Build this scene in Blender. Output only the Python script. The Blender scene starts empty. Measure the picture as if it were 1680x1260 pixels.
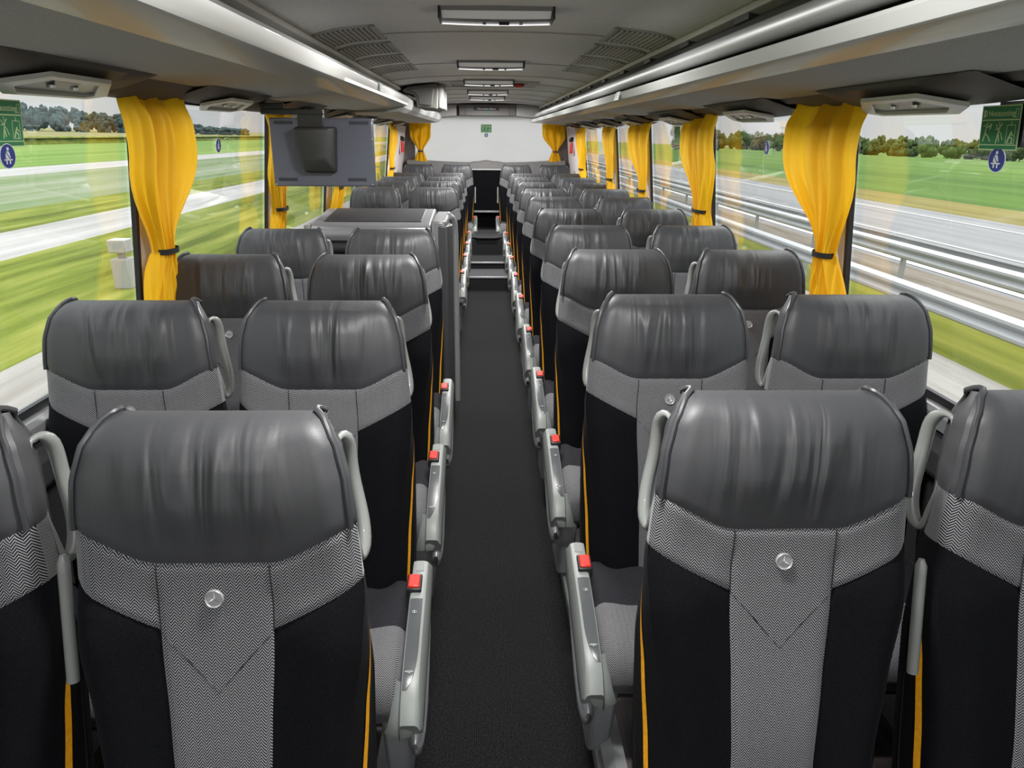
import bpy, math, random
from mathutils import Vector, Matrix, noise
random.seed(7)
SC = bpy.context.scene
COL = SC.collection
R = math.radians
PI = math.pi

# ------------------------------------------------------------------ camera
cam = bpy.data.cameras.new('camera')
camo = bpy.data.objects.new('camera', cam)
COL.objects.link(camo)
FPX = 1150.0
cam.sensor_fit = 'HORIZONTAL'
cam.sensor_width = 36.0
cam.lens = 36.0 * FPX / 1680.0
cam.shift_x = (840 - 820) / 1680.0
cam.clip_start = 0.05
cam.clip_end = 3000
camo.matrix_world = Matrix.Translation((-.045, 0, 1.65)) @ Matrix.Rotation(-R(1.42), 4, 'Z') @ \
    Matrix.Rotation(PI / 2 - R(19.56), 4, 'X') @ Matrix.Rotation(R(.4), 4, 'Z')
SC.camera = camo

# ------------------------------------------------------------------ world, colour, light
SC.view_settings.view_transform = 'Standard'
SC.view_settings.look = 'None'
SC.view_settings.gamma = 1.0
SC.view_settings.use_curve_mapping = False
SC.view_settings.exposure = 0.6
W = bpy.data.worlds.new('overcast_sky')
SC.world = W
W.use_nodes = True
wn = W.node_tree
wn.nodes.clear()
wo = wn.nodes.new('ShaderNodeOutputWorld')
wb = wn.nodes.new('ShaderNodeBackground')
wt = wn.nodes.new('ShaderNodeTexCoord')
ws = wn.nodes.new('ShaderNodeSeparateXYZ')
wr = wn.nodes.new('ShaderNodeValToRGB')
wr.color_ramp.elements[0].position = 0.0
wr.color_ramp.elements[0].color = (.50, .505, .515, 1)
wr.color_ramp.elements[1].position = 1.0     # an overcast sky is about three times brighter overhead
wr.color_ramp.elements[1].color = (2.6, 2.65, 2.75, 1)
for _p, _v in ((.20, .56), (.42, 1.25)):
    _e = wr.color_ramp.elements.new(_p)
    _e.color = (_v, _v * 1.01, _v * 1.035, 1)
wn.links.new(wt.outputs['Generated'], ws.inputs[0])
wn.links.new(ws.outputs['Z'], wr.inputs[0])
wn.links.new(wr.outputs[0], wb.inputs[0])
wb.inputs[1].default_value = 1.0
wn.links.new(wb.outputs[0], wo.inputs[0])
SUN = bpy.data.lights.new('veiled_sun', 'SUN')
SUN.energy = 1.2
SUN.angle = R(30)
SUN.color = (1, .97, .92)
suno = bpy.data.objects.new('veiled_sun', SUN)
COL.objects.link(suno)
suno.rotation_euler = (R(-38), R(18), 0)
LAMP_POWER = 18.0          # each ceiling lamp, watts
SC.cycles.max_bounces = 8
SC.cycles.diffuse_bounces = 4
SC.cycles.glossy_bounces = 4
SC.cycles.transparent_max_bounces = 16
SC.cycles.transmission_bounces = 4
SC.cycles.caustics_reflective = False
SC.cycles.caustics_refractive = False
SC.cycles.use_denoising = True


# ------------------------------------------------------------------ helpers
def link(o, parent=None):
    COL.objects.link(o)
    if parent is not None:
        o.parent = parent
    return o


def tag(o, label=None, cat=None, group=None, kind=None):
    if label: o['label'] = label
    if cat: o['category'] = cat
    if group: o['group'] = group
    if kind: o['kind'] = kind
    return o


def empty(name, loc=(0, 0, 0), rz=0, parent=None):
    o = bpy.data.objects.new(name, None)
    o.empty_display_size = .05
    o.location = loc
    o.rotation_euler = (0, 0, rz)
    return link(o, parent)


def mesh(name, vs, fs, mat, parent=None, smooth=True, uvs=None, mats=None, fm=None, angle=40, bevel=0, sub=0, bseg=2):
    me = bpy.data.meshes.new(name)
    me.from_pydata([tuple(v) for v in vs], [], fs)
    if uvs is not None:
        ul = me.uv_layers.new(name='UVMap')
        for l in me.loops:
            ul.data[l.index].uv = uvs[l.vertex_index]
    for m in (mats or [mat]):
        me.materials.append(m)
    if fm:
        for p, i in zip(me.polygons, fm):
            p.material_index = i
    me.validate()
    import bmesh
    bm = bmesh.new()
    bm.from_mesh(me)
    bmesh.ops.recalc_face_normals(bm, faces=bm.faces)
    bm.to_mesh(me)
    bm.free()
    if smooth:
        me.polygons.foreach_set('use_smooth', [True] * len(me.polygons))
        try:
            me.set_sharp_from_angle(angle=R(angle))
        except Exception:
            pass
    me.update()
    o = bpy.data.objects.new(name, me)
    if bevel:
        b = o.modifiers.new('bevel', 'BEVEL')
        b.width = bevel
        b.segments = bseg
        b.limit_method = 'ANGLE'
        b.angle_limit = R(35)
    if sub:
        s = o.modifiers.new('sub', 'SUBSURF')
        s.levels = sub
        s.render_levels = sub
    return link(o, parent)


class MB:
    """collects shapes into one mesh"""
    def __init__(s):
        s.v = []; s.f = []

    def add(s, vs, fs):
        b = len(s.v)
        s.v += [Vector(v) for v in vs]
        s.f += [tuple(b + i for i in f) for f in fs]
        return s

    def box(s, a, b, M=None):
        x0, y0, z0 = a; x1, y1, z1 = b
        vs = [Vector(p) for p in ((x0, y0, z0), (x1, y0, z0), (x1, y1, z0), (x0, y1, z0), (x0, y0, z1), (x1, y0, z1), (x1, y1, z1), (x0, y1, z1))]
        if M is not None: vs = [M @ p for p in vs]
        return s.add(vs, [(0, 3, 2, 1), (4, 5, 6, 7), (0, 1, 5, 4), (1, 2, 6, 5), (2, 3, 7, 6), (3, 0, 4, 7)])

    def hexa(s, pts):
        return s.add(pts, [(0, 3, 2, 1), (4, 5, 6, 7), (0, 1, 5, 4), (1, 2, 6, 5), (2, 3, 7, 6), (3, 0, 4, 7)])

    def tube(s, pts, r, n=10, cap=True, closed=False, flat=1.0):
        pts = [Vector(p) for p in pts]
        m = len(pts)
        rs = r if isinstance(r, (list, tuple)) else [r] * m
        up = None
        rings = []
        for i, p in enumerate(pts):
            if closed:
                d = pts[(i + 1) % m] - pts[i - 1]
            else:
                d = pts[min(i + 1, m - 1)] - pts[max(i - 1, 0)]
            d.normalize()
            if up is None:
                a = Vector((0, 0, 1)) if abs(d.z) < .9 else Vector((1, 0, 0))
                up = (a - d * a.dot(d)).normalized()
            else:
                up = (up - d * up.dot(d)).normalized()
            si = d.cross(up)
            rings.append([p + (up * math.cos(2 * PI * k / n) * flat + si * math.sin(2 * PI * k / n)) * rs[i] for k in range(n)])
        vs = [q for rg in rings for q in rg]
        fs = []
        mm = m if closed else m - 1
        for i in range(mm):
            j = (i + 1) % m
            for k in range(n):
                fs.append((i * n + k, i * n + (k + 1) % n, j * n + (k + 1) % n, j * n + k))
        if cap and not closed:
            fs.append(tuple(range(n - 1, -1, -1)))
            fs.append(tuple((m - 1) * n + k for k in range(n)))
        return s.add(vs, fs)

    def cyl(s, a, b, r, n=20, r2=None):
        return s.tube([a, b], [r, r if r2 is None else r2], n)

    def prism(s, prof, y0, y1, axis='Y', cap=True):
        """profile of (x,z) run along Y (or (y,z) along X)"""
        n = len(prof)
        if axis == 'Y':
            vs = [(p[0], y0, p[1]) for p in prof] + [(p[0], y1, p[1]) for p in prof]
        elif axis == 'X':
            vs = [(y0, p[0], p[1]) for p in prof] + [(y1, p[0], p[1]) for p in prof]
        else:
            vs = [(p[0], p[1], y0) for p in prof] + [(p[0], p[1], y1) for p in prof]
        fs = [(i, (i + 1) % n, n + (i + 1) % n, n + i) for i in range(n)]
        if cap:
            fs += [tuple(range(n - 1, -1, -1)), tuple(range(n, 2 * n))]
        return s.add(vs, fs)

    def grid(s, rows):
        n = len(rows[0])
        vs = [q for r in rows for q in r]
        fs = []
        for i in range(len(rows) - 1):
            for k in range(n - 1):
                fs.append((i * n + k, i * n + k + 1, (i + 1) * n + k + 1, (i + 1) * n + k))
        return s.add(vs, fs)

    def build(s, name, mat, parent=None, **kw):
        return mesh(name, s.v, s.f, mat, parent, **kw)


def lerp(tab, x):
    if x <= tab[0][0]: return tab[0][1]
    for (a, p), (b, q) in zip(tab, tab[1:]):
        if x <= b:
            t = (x - a) / (b - a)
            t = t * t * (3 - 2 * t) * .5 + t * .5
            return p + (q - p) * t
    return tab[-1][1]


def sstep(a, b, x):
    t = max(0, min(1, (x - a) / (b - a)))
    return t * t * (3 - 2 * t)


# ------------------------------------------------------------------ materials
def newmat(name):
    m = bpy.data.materials.new(name)
    m.use_nodes = True
    nt = m.node_tree
    p = nt.nodes['Principled BSDF']
    return m, nt, p


def node(nt, t, **kw):
    n = nt.nodes.new(t)
    for k, v in kw.items():
        if k.startswith('i_'):
            key = k[2:]
            n.inputs[int(key) if key.isdigit() else key].default_value = v
        else:
            setattr(n, k, v)
    return n


def math_(nt, op, a, b=None, clamp=False):
    n = nt.nodes.new('ShaderNodeMath')
    n.operation = op
    n.use_clamp = clamp
    for i, q in enumerate((a, b)):
        if q is None: continue
        if isinstance(q, (int, float)): n.inputs[i].default_value = q
        else: nt.links.new(q, n.inputs[i])
    return n.outputs[0]


def plain(name, col, rough=.5, metal=0.0, noise_scale=None, var=.15, bump=0, bscale=None, spec=.5, coat=0, sheen=0, emit=None, estr=0, stretch=None):
    m, nt, p = newmat(name)
    p.inputs['Base Color'].default_value = (*col, 1)
    p.inputs['Roughness'].default_value = rough
    p.inputs['Metallic'].default_value = metal
    p.inputs['Specular IOR Level'].default_value = spec
    p.inputs['Coat Weight'].default_value = coat
    p.inputs['Sheen Weight'].default_value = sheen
    if emit:
        p.inputs['Emission Color'].default_value = (*emit, 1)
        p.inputs['Emission Strength'].default_value = estr
    if noise_scale or bump:
        tc = node(nt, 'ShaderNodeTexCoord')
        mp = node(nt, 'ShaderNodeMapping')
        if stretch: mp.inputs['Scale'].default_value = stretch
        nt.links.new(tc.outputs['Object'], mp.inputs[0])
    if noise_scale:
        nz = node(nt, 'ShaderNodeTexNoise', i_Scale=noise_scale, i_Detail=4.0)
        nt.links.new(mp.outputs[0], nz.inputs['Vector'])
        rp = node(nt, 'ShaderNodeValToRGB')
        rp.color_ramp.elements[0].position = .3
        rp.color_ramp.elements[1].position = .7
        rp.color_ramp.elements[0].color = (*[c * (1 - var) for c in col], 1)
        rp.color_ramp.elements[1].color = (*[min(1, c * (1 + var)) for c in col], 1)
        nt.links.new(nz.outputs['Fac'], rp.inputs[0])
        nt.links.new(rp.outputs[0], p.inputs['Base Color'])
    if bump:
        nb = node(nt, 'ShaderNodeTexNoise', i_Scale=bscale or 200.0, i_Detail=3.0)
        nt.links.new(mp.outputs[0], nb.inputs['Vector'])
        b = node(nt, 'ShaderNodeBump', i_Strength=bump, i_Distance=.001)
        nt.links.new(nb.outputs['Fac'], b.inputs['Height'])
        nt.links.new(b.outputs[0], p.inputs['Normal'])
    return m


def leather_mat():
    m, nt, p = newmat('black_leather')
    p.inputs['Base Color'].default_value = (.046, .047, .051, 1)
    p.inputs['Roughness'].default_value = .50
    p.inputs['Specular IOR Level'].default_value = .45
    tc = node(nt, 'ShaderNodeTexCoord')
    oi = node(nt, 'ShaderNodeObjectInfo')
    sx = node(nt, 'ShaderNodeSeparateXYZ')
    nt.links.new(tc.outputs['Object'], sx.inputs[0])
    # soft folds running up the head cushion, strongest in the middle
    cx = node(nt, 'ShaderNodeCombineXYZ')
    x = math_(nt, 'MULTIPLY', sx.outputs['X'], 20.0)
    r = math_(nt, 'MULTIPLY', oi.outputs['Random'], 90.0)
    nt.links.new(math_(nt, 'ADD', x, r), cx.inputs['X'])
    nt.links.new(math_(nt, 'MULTIPLY', sx.outputs['Z'], 2.6), cx.inputs['Z'])
    nt.links.new(r, cx.inputs['Y'])
    nz = node(nt, 'ShaderNodeTexNoise', i_Scale=1.0, i_Detail=1.8, i_Roughness=.4, i_Distortion=.8)
    nt.links.new(cx.outputs[0], nz.inputs['Vector'])
    ax = math_(nt, 'ABSOLUTE', sx.outputs['X'])
    def smooth(v, lo, hi):
        k = node(nt, 'ShaderNodeMapRange', interpolation_type='SMOOTHSTEP')
        k.inputs['From Min'].default_value = lo
        k.inputs['From Max'].default_value = hi
        nt.links.new(v, k.inputs['Value'])
        return k.outputs[0]
    mask = smooth(ax, .17, .03)
    ztop = math_(nt, 'MULTIPLY', smooth(sx.outputs['Z'], 1.255, 1.17), smooth(sx.outputs['Z'], 1.01, 1.12))
    h = math_(nt, 'MULTIPLY', nz.outputs['Fac'], math_(nt, 'MULTIPLY', mask, ztop))
    b = node(nt, 'ShaderNodeBump', i_Strength=1.0, i_Distance=.040)
    nt.links.new(h, b.inputs['Height'])
    ng = node(nt, 'ShaderNodeTexVoronoi', i_Scale=550.0)
    nt.links.new(tc.outputs['Object'], ng.inputs['Vector'])
    b2 = node(nt, 'ShaderNodeBump', i_Strength=.10, i_Distance=.001)
    nt.links.new(ng.outputs['Distance'], b2.inputs['Height'])
    nt.links.new(b.outputs[0], b2.inputs['Normal'])
    nt.links.new(b2.outputs[0], p.inputs['Normal'])
    return m


def herringbone_mat():
    m, nt, p = newmat('herringbone_cloth')
    uv = node(nt, 'ShaderNodeUVMap')
    s = node(nt, 'ShaderNodeSeparateXYZ')
    nt.links.new(uv.outputs[0], s.inputs[0])
    wcol = .0146
    cu = math_(nt, 'DIVIDE', s.outputs['X'], wcol)
    cu = math_(nt, 'ADD', cu, 100.25)
    tri = math_(nt, 'PINGPONG', cu, .5)                   # 0..0.5 zigzag
    fl = math_(nt, 'FLOOR', math_(nt, 'MULTIPLY', cu, 2.0))
    cv = math_(nt, 'ADD', math_(nt, 'DIVIDE', s.outputs['Y'], .0052), math_(nt, 'MULTIPLY', tri, 3.4))
    cv = math_(nt, 'ADD', cv, math_(nt, 'MULTIPLY', fl, .25))
    st = math_(nt, 'PINGPONG', cv, .5)
    mk = node(nt, 'ShaderNodeMapRange')
    mk.inputs['From Min'].default_value = .27
    mk.inputs['From Max'].default_value = .35
    nt.links.new(st, mk.inputs['Value'])
    nz = node(nt, 'ShaderNodeTexNoise', i_Scale=700.0, i_Detail=2.0)
    nt.links.new(uv.outputs[0], nz.inputs['Vector'])
    rp = node(nt, 'ShaderNodeMix', data_type='RGBA')
    rp.inputs['A'].default_value = (.010, .010, .012, 1)
    rp.inputs['B'].default_value = (.36, .36, .38, 1)
    f = math_(nt, 'MULTIPLY', mk.outputs[0], math_(nt, 'ADD', nz.outputs['Fac'], .35), clamp=True)
    nt.links.new(f, rp.inputs['Factor'])
    nt.links.new(rp.outputs['Result'], p.inputs['Base Color'])
    p.inputs['Roughness'].default_value = .85
    p.inputs['Specular IOR Level'].default_value = .2
    p.inputs['Sheen Weight'].default_value = .15
    b = node(nt, 'ShaderNodeBump', i_Strength=.4, i_Distance=.0008)
    nt.links.new(st, b.inputs['Height'])
    nt.links.new(b.outputs[0], p.inputs['Normal'])
    return m


def rib_mat(name, c0, c1, scale, axis='X'):
    """fine ribbed carpet"""
    m, nt, p = newmat(name)
    tc = node(nt, 'ShaderNodeTexCoord')
    s = node(nt, 'ShaderNodeSeparateXYZ')
    nt.links.new(tc.outputs['Object'], s.inputs[0])
    rb = math_(nt, 'PINGPONG', math_(nt, 'MULTIPLY', s.outputs[axis], scale), .5)
    nz = node(nt, 'ShaderNodeTexNoise', i_Scale=160.0, i_Detail=3.0, i_Roughness=.7)
    nt.links.new(tc.outputs['Object'], nz.inputs['Vector'])
    mr = node(nt, 'ShaderNodeMapRange')
    mr.inputs['From Min'].default_value = .40
    mr.inputs['From Max'].default_value = .75
    nt.links.new(nz.outputs['Fac'], mr.inputs['Value'])
    f = math_(nt, 'MULTIPLY', math_(nt, 'MULTIPLY', rb, 2.0), mr.outputs[0], clamp=True)
    rp = node(nt, 'ShaderNodeMix', data_type='RGBA')
    rp.inputs['A'].default_value = (*c0, 1)
    rp.inputs['B'].default_value = (*c1, 1)
    nt.links.new(f, rp.inputs['Factor'])
    nt.links.new(rp.outputs['Result'], p.inputs['Base Color'])
    p.inputs['Roughness'].default_value = .95
    p.inputs['Specular IOR Level'].default_value = .15
    p.inputs['Sheen Weight'].default_value = .07
    b = node(nt, 'ShaderNodeBump', i_Strength=.8, i_Distance=.002)
    nt.links.new(f, b.inputs['Height'])
    nt.links.new(b.outputs[0], p.inputs['Normal'])
    return m


def wood_mat():
    m, nt, p = newmat('dark_plank_floor')
    tc = node(nt, 'ShaderNodeTexCoord')
    mp = node(nt, 'ShaderNodeMapping')
    mp.inputs['Scale'].default_value = (30, 1.6, 30)
    nt.links.new(tc.outputs['Object'], mp.inputs[0])
    nz = node(nt, 'ShaderNodeTexNoise', i_Scale=1.5, i_Detail=5.0)
    nt.links.new(mp.outputs[0], nz.inputs['Vector'])
    rp = node(nt, 'ShaderNodeValToRGB')
    rp.color_ramp.elements[0].position = .35
    rp.color_ramp.elements[1].position = .7
    rp.color_ramp.elements[0].color = (.045, .035, .034, 1)
    rp.color_ramp.elements[1].color = (.13, .105, .10, 1)
    nt.links.new(nz.outputs['Fac'], rp.inputs[0])
    nt.links.new(rp.outputs[0], p.inputs['Base Color'])
    p.inputs['Roughness'].default_value = .5
    return m


def cloth_mat():
    m, nt, p = newmat('yellow_curtain_cloth')
    tc = node(nt, 'ShaderNodeTexCoord')
    nz = node(nt, 'ShaderNodeTexNoise', i_Scale=400.0, i_Detail=2.0)
    nt.links.new(tc.outputs['Object'], nz.inputs['Vector'])
    p.inputs['Base Color'].default_value = (.87, .50, .008, 1)
    p.inputs['Roughness'].default_value = .62
    p.inputs['Specular IOR Level'].default_value = .3
    p.inputs['Sheen Weight'].default_value = .08
    b = node(nt, 'ShaderNodeBump', i_Strength=.2, i_Distance=.0005)
    nt.links.new(nz.outputs['Fac'], b.inputs['Height'])
    nt.links.new(b.outputs[0], p.inputs['Normal'])
    tr = node(nt, 'ShaderNodeBsdfTranslucent')
    tr.inputs[0].default_value = (.95, .54, .01, 1)
    mx = node(nt, 'ShaderNodeMixShader')
    mx.inputs[0].default_value = .27
    nt.links.new(p.outputs[0], mx.inputs[1])
    nt.links.new(tr.outputs[0], mx.inputs[2])
    nt.links.new(mx.outputs[0], nt.nodes['Material Output'].inputs[0])
    return m


def glass_mat():
    m, nt, p = newmat('window_glass')
    nt.nodes.remove(p)
    t = node(nt, 'ShaderNodeBsdfTransparent')
    t.inputs[0].default_value = (.955, .97, .96, 1)
    g = node(nt, 'ShaderNodeBsdfGlossy')
    g.inputs['Roughness'].default_value = .01
    g.inputs[0].default_value = (1, 1, 1, 1)
    f = node(nt, 'ShaderNodeLayerWeight', i_Blend=.5)
    ff = math_(nt, 'ADD', .035, math_(nt, 'MULTIPLY', math_(nt, 'POWER', f.outputs['Facing'], 4.0), .75), clamp=True)
    mx = node(nt, 'ShaderNodeMixShader')
    nt.links.new(ff, mx.inputs[0])
    nt.links.new(t.outputs[0], mx.inputs[1])
    nt.links.new(g.outputs[0], mx.inputs[2])
    nt.links.new(mx.outputs[0], nt.nodes['Material Output'].inputs[0])
    return m


GA = .56


def ground_mat(name, c0, c1, sc=(1.2, .05, 1), c2=None, rough=.95):
    """grass or paving: streaks along the direction of travel, as drill rows and wheel tracks run"""
    c0 = [v * GA for v in c0]; c1 = [v * GA for v in c1]
    if c2: c2 = [v * GA for v in c2]
    m, nt, p = newmat(name)
    tc = node(nt, 'ShaderNodeTexCoord')
    mp = node(nt, 'ShaderNodeMapping')
    mp.inputs['Scale'].default_value = sc
    nt.links.new(tc.outputs['Object'], mp.inputs[0])
    nz = node(nt, 'ShaderNodeTexNoise', i_Scale=1.0, i_Detail=5.0, i_Roughness=.6)
    nt.links.new(mp.outputs[0], nz.inputs['Vector'])
    rp = node(nt, 'ShaderNodeValToRGB')
    rp.color_ramp.elements[0].position = .33
    rp.color_ramp.elements[1].position = .68
    rp.color_ramp.elements[0].color = (*c0, 1)
    rp.color_ramp.elements[1].color = (*c1, 1)
    if c2:
        e = rp.color_ramp.elements.new(.5)
        e.color = (*c2, 1)
    nt.links.new(nz.outputs['Fac'], rp.inputs[0])
    nt.links.new(rp.outputs[0], p.inputs['Base Color'])
    p.inputs['Roughness'].default_value = rough
    p.inputs['Specular IOR Level'].default_value = .1
    return m


M = {}
M['leather'] = leather_mat()
M['herring'] = herringbone_mat()
M['velour'] = plain('black_velour', (.0040, .0042, .0055), .9, noise_scale=300, var=.35, spec=.08, sheen=.01, bump=.3, bscale=500)
M['grey_velour'] = plain('anthracite_velour', (.018, .018, .022), .9, noise_scale=200, var=.25, spec=.15, sheen=.05, bump=.3, bscale=500)
M['yellow'] = plain('yellow_seat_cloth', (.78, .34, .006), .6, noise_scale=120, var=.12)
M['piping'] = plain('leather_piping', (.040, .041, .046), .36, bump=.1, bscale=600)
M['shell'] = plain('dark_seat_shell', (.014, .014, .016), .6, bump=.1, bscale=300)
M['handle'] = plain('grey_handle_plastic', (.20, .21, .20), .38, bump=.1, bscale=500, coat=.15)
M['console'] = plain('light_grey_console', (.22, .235, .225), .42, noise_scale=8, var=.05)
M['panel'] = plain('dark_control_panel', (.075, .08, .085), .22, bump=.15, bscale=700, coat=.4)
M['icon'] = plain('pale_icon_print', (.40, .42, .42), .5)
M['red'] = plain('red_buckle_plastic', (.58, .022, .012), .35)
M['black'] = plain('black_plastic', (.010, .010, .011), .4)
M['chrome'] = plain('chrome', (.82, .82, .84), .16, metal=1.0)
M['alu'] = plain('satin_aluminium', (.46, .47, .48), .42, metal=.45, noise_scale=5, var=.04)
M['leg'] = plain('silver_painted_leg', (.30, .305, .32), .36, metal=.35)
M['ceil'] = plain('grey_ceiling_fabric', (.78, .77, .77), .92, noise_scale=60, var=.05, bump=.25, bscale=500)
M['ceil_trim'] = plain('ceiling_trim_plastic', (.42, .41, .39), .6)
M['rack_fabric'] = plain('rack_grey_fabric', (.42, .415, .415), .95, noise_scale=240, var=.14, bump=.3, bscale=400)
M['rack_silver'] = plain('rack_silver_front', (.52, .53, .52), .40, metal=.15, coat=.12)
M['rack_dark'] = plain('rack_dark_recess', (.03, .03, .03), .6)
M['valance'] = plain('dark_valance_leathercloth', (.095, .084, .082), .62, bump=.2, bscale=350)
M['pod_frame'] = plain('pod_grey_frame', (.66, .64, .62), .35)
M['wall'] = plain('light_grey_wall_cloth', (.78, .72, .73), .85, noise_scale=30, var=.05)
M['pillar'] = plain('grey_window_pillar', (.62, .62, .66), .5)
M['wall_low'] = plain('dark_grey_wall_carpet', (.028, .028, .030), .95, noise_scale=120, var=.25)
M['seal'] = plain('black_rubber_seal', (.012, .012, .016), .45)
M['carpet'] = rib_mat('black_ribbed_carpet', (.002, .002, .0024), (.034, .034, .038), 165.0)
M['step_carpet'] = plain('dark_step_carpet', (.012, .012, .014), .95, noise_scale=200, var=.4)
M['tread'] = plain('grey_tread_carpet', (.055, .055, .060), .95, noise_scale=200, var=.3)
M['wood'] = wood_mat()
M['curtain'] = cloth_mat()
M['glass'] = glass_mat()
def rear_glass_mat():  # white translucent mix over clear glass; washes out the view behind
    m, nt, p = newmat('translucent_rear_glass')
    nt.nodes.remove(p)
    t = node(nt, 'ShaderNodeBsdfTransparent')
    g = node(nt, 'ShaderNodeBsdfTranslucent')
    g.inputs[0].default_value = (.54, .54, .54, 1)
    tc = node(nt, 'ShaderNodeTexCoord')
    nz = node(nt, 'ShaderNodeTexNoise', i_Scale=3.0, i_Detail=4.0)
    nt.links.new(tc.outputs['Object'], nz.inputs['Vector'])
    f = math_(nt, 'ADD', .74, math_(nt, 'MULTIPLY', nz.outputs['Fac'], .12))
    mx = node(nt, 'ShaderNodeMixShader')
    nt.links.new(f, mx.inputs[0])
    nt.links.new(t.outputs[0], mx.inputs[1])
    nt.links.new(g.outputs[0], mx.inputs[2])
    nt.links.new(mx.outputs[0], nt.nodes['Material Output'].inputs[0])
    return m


M['rear_glass'] = rear_glass_mat()
M['tv'] = plain('slate_tv_case', (.095, .10, .135), .33, coat=.3)
M['tv_dark'] = plain('dark_tv_mount', (.030, .030, .029), .45)
M['cab'] = plain('grey_cabinet_plastic', (.27, .27, .285), .30, metal=.25, coat=.3)
M['ohc'] = plain('overhead_cabinet_grey', (.19, .19, .18), .6)
M['ohc_door'] = plain('overhead_cabinet_door', (.13, .13, .125), .6)
M['cab_dark'] = plain('grey_cabinet_panel', (.07, .07, .076), .35, metal=.2)
M['green'] = plain('green_sign', (.008, .20, .065), .5)
M['sign_pale'] = plain('pale_sign_print', (.62, .74, .42), .5)
M['blue'] = plain('blue_sign', (.008, .03, .24), .45)
M['white'] = plain('white_print', (.75, .76, .78), .5)
M['lens'] = plain('lamp_lens', (.8, .8, .8), .3, emit=(1, .98, .95), estr=.8)
M['lens_pale'] = plain('lamp_pale_lens', (.55, .55, .55), .3, emit=(1, .98, .95), estr=.08)
M['lampbody'] = plain('lamp_silver_body', (.30, .30, .31), .35, metal=.3)
M['badge'] = plain('badge_silver', (.45, .45, .46), .3, metal=.5)
M['strip'] = plain('edge_highlight', (.9, .9, .9), .4, emit=(1, .98, .94), estr=.5)  # faint glow painting a highlight on the rack front, not a lamp
M['display'] = plain('dark_display', (.03, .03, .042), .6)
M['display_txt'] = plain('display_letters', (.62, .62, .66), .5)
M['rear_panel'] = plain('rear_grey_panel', (.17, .165, .165), .6)

M['grass_verge'] = ground_mat('mown_grass_verge', (.13, .17, .02), (.42, .44, .10), (1.6, .14, 1), (.24, .30, .045))
M['field_green'] = ground_mat('bright_green_field', (.15, .30, .05), (.34, .48, .12), (.25, .012, 1))
M['field_mix'] = ground_mat('patchy_grey_green_field', (.20, .30, .11), (.42, .46, .33), (.5, .03, 1))
M['track'] = ground_mat('pale_concrete_track', (.50, .49, .46), (.72, .71, .69), (1.5, .1, 1))
M['asphalt'] = ground_mat('grey_motorway_asphalt', (.34, .34, .35), (.47, .47, .47), (1.8, .05, 1))
M['shoulder'] = ground_mat('pale_hard_shoulder', (.38, .35, .31), (.62, .60, .56), (3.0, .12, 1))
M['gravel'] = ground_mat('brown_median_gravel', (.24, .20, .15), (.50, .45, .38), (3.0, .2, 1))
M['median'] = ground_mat('median_grass', (.16, .19, .02), (.34, .34, .06), (2.5, .2, 1))
M['tan'] = ground_mat('tan_stubble_field', (.30, .29, .12), (.44, .42, .20), (.2, .01, 1))
M['dry'] = ground_mat('dry_grass_edge', (.24, .20, .06), (.40, .35, .12), (.9, .05, 1))
M['field_right'] = ground_mat('green_crop_field', (.10, .20, .035), (.22, .35, .07), (.22, .02, 1), (.15, .27, .05))
M['line'] = plain('white_road_line', (.52, .52, .51), .6)
M['rail'] = plain('galvanised_rail', (.42, .43, .44), .4, metal=.2)
M['maize'] = ground_mat('maize_leaves', (.14, .22, .03), (.40, .42, .08), (.5, .5, .8))
M['crown'] = ground_mat('tree_leaves', (.055, .11, .035), (.19, .27, .09), (1.3, 1.3, 1.3))
M['crown_ol'] = ground_mat('autumn_tree_leaves', (.12, .10, .03), (.32, .27, .10), (1.3, 1.3, 1.3))
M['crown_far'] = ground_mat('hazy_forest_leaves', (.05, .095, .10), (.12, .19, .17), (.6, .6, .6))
M['bark'] = plain('tree_bark', (.06, .045, .035), .9)
M['post'] = plain('white_marker_post', (.42, .41, .39), .6)

# ------------------------------------------------------------------ structure
Y0B, Y1B = -1.3, 10.6          # inside length of the coach
ZS, ZT = .95, 1.76             # window sill, window top


def wx(z):                     # half width of the side wall at height z
    return 1.235 if z <= ZS else 1.235 - (z - ZS) * .105


def struct(o):
    o['kind'] = 'structure'
    return o


# floor: aisle well and the two raised platforms
struct(MB().box((-.27, Y0B, -.06), (.27, 7.8, 0)).build('floor', M['carpet'], smooth=False))
for side, s in (('left', -1), ('right', 1)):
    x0, x1 = sorted((s * .27, s * 1.25))
    struct(MB().box((x0, Y0B, -.06), (x1, Y1B, .10)).build('platform_' + side, M['wood'], smooth=False))
    # aluminium edge profile along the aisle
    mb = MB()
    mb.prism([(s * .262, .0), (s * .268, .0), (s * .268, .135), (s * .315, .150), (s * .315, .158), (s * .285, .165), (s * .262, .135)], Y0B, 7.8)
    mb.prism([(s * .255, .055), (s * .266, .05), (s * .266, .085), (s * .255, .08)], Y0B, 7.8)
    struct(mb.build('trim_1' if s < 0 else 'trim_2', M['alu'], angle=30))
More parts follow.
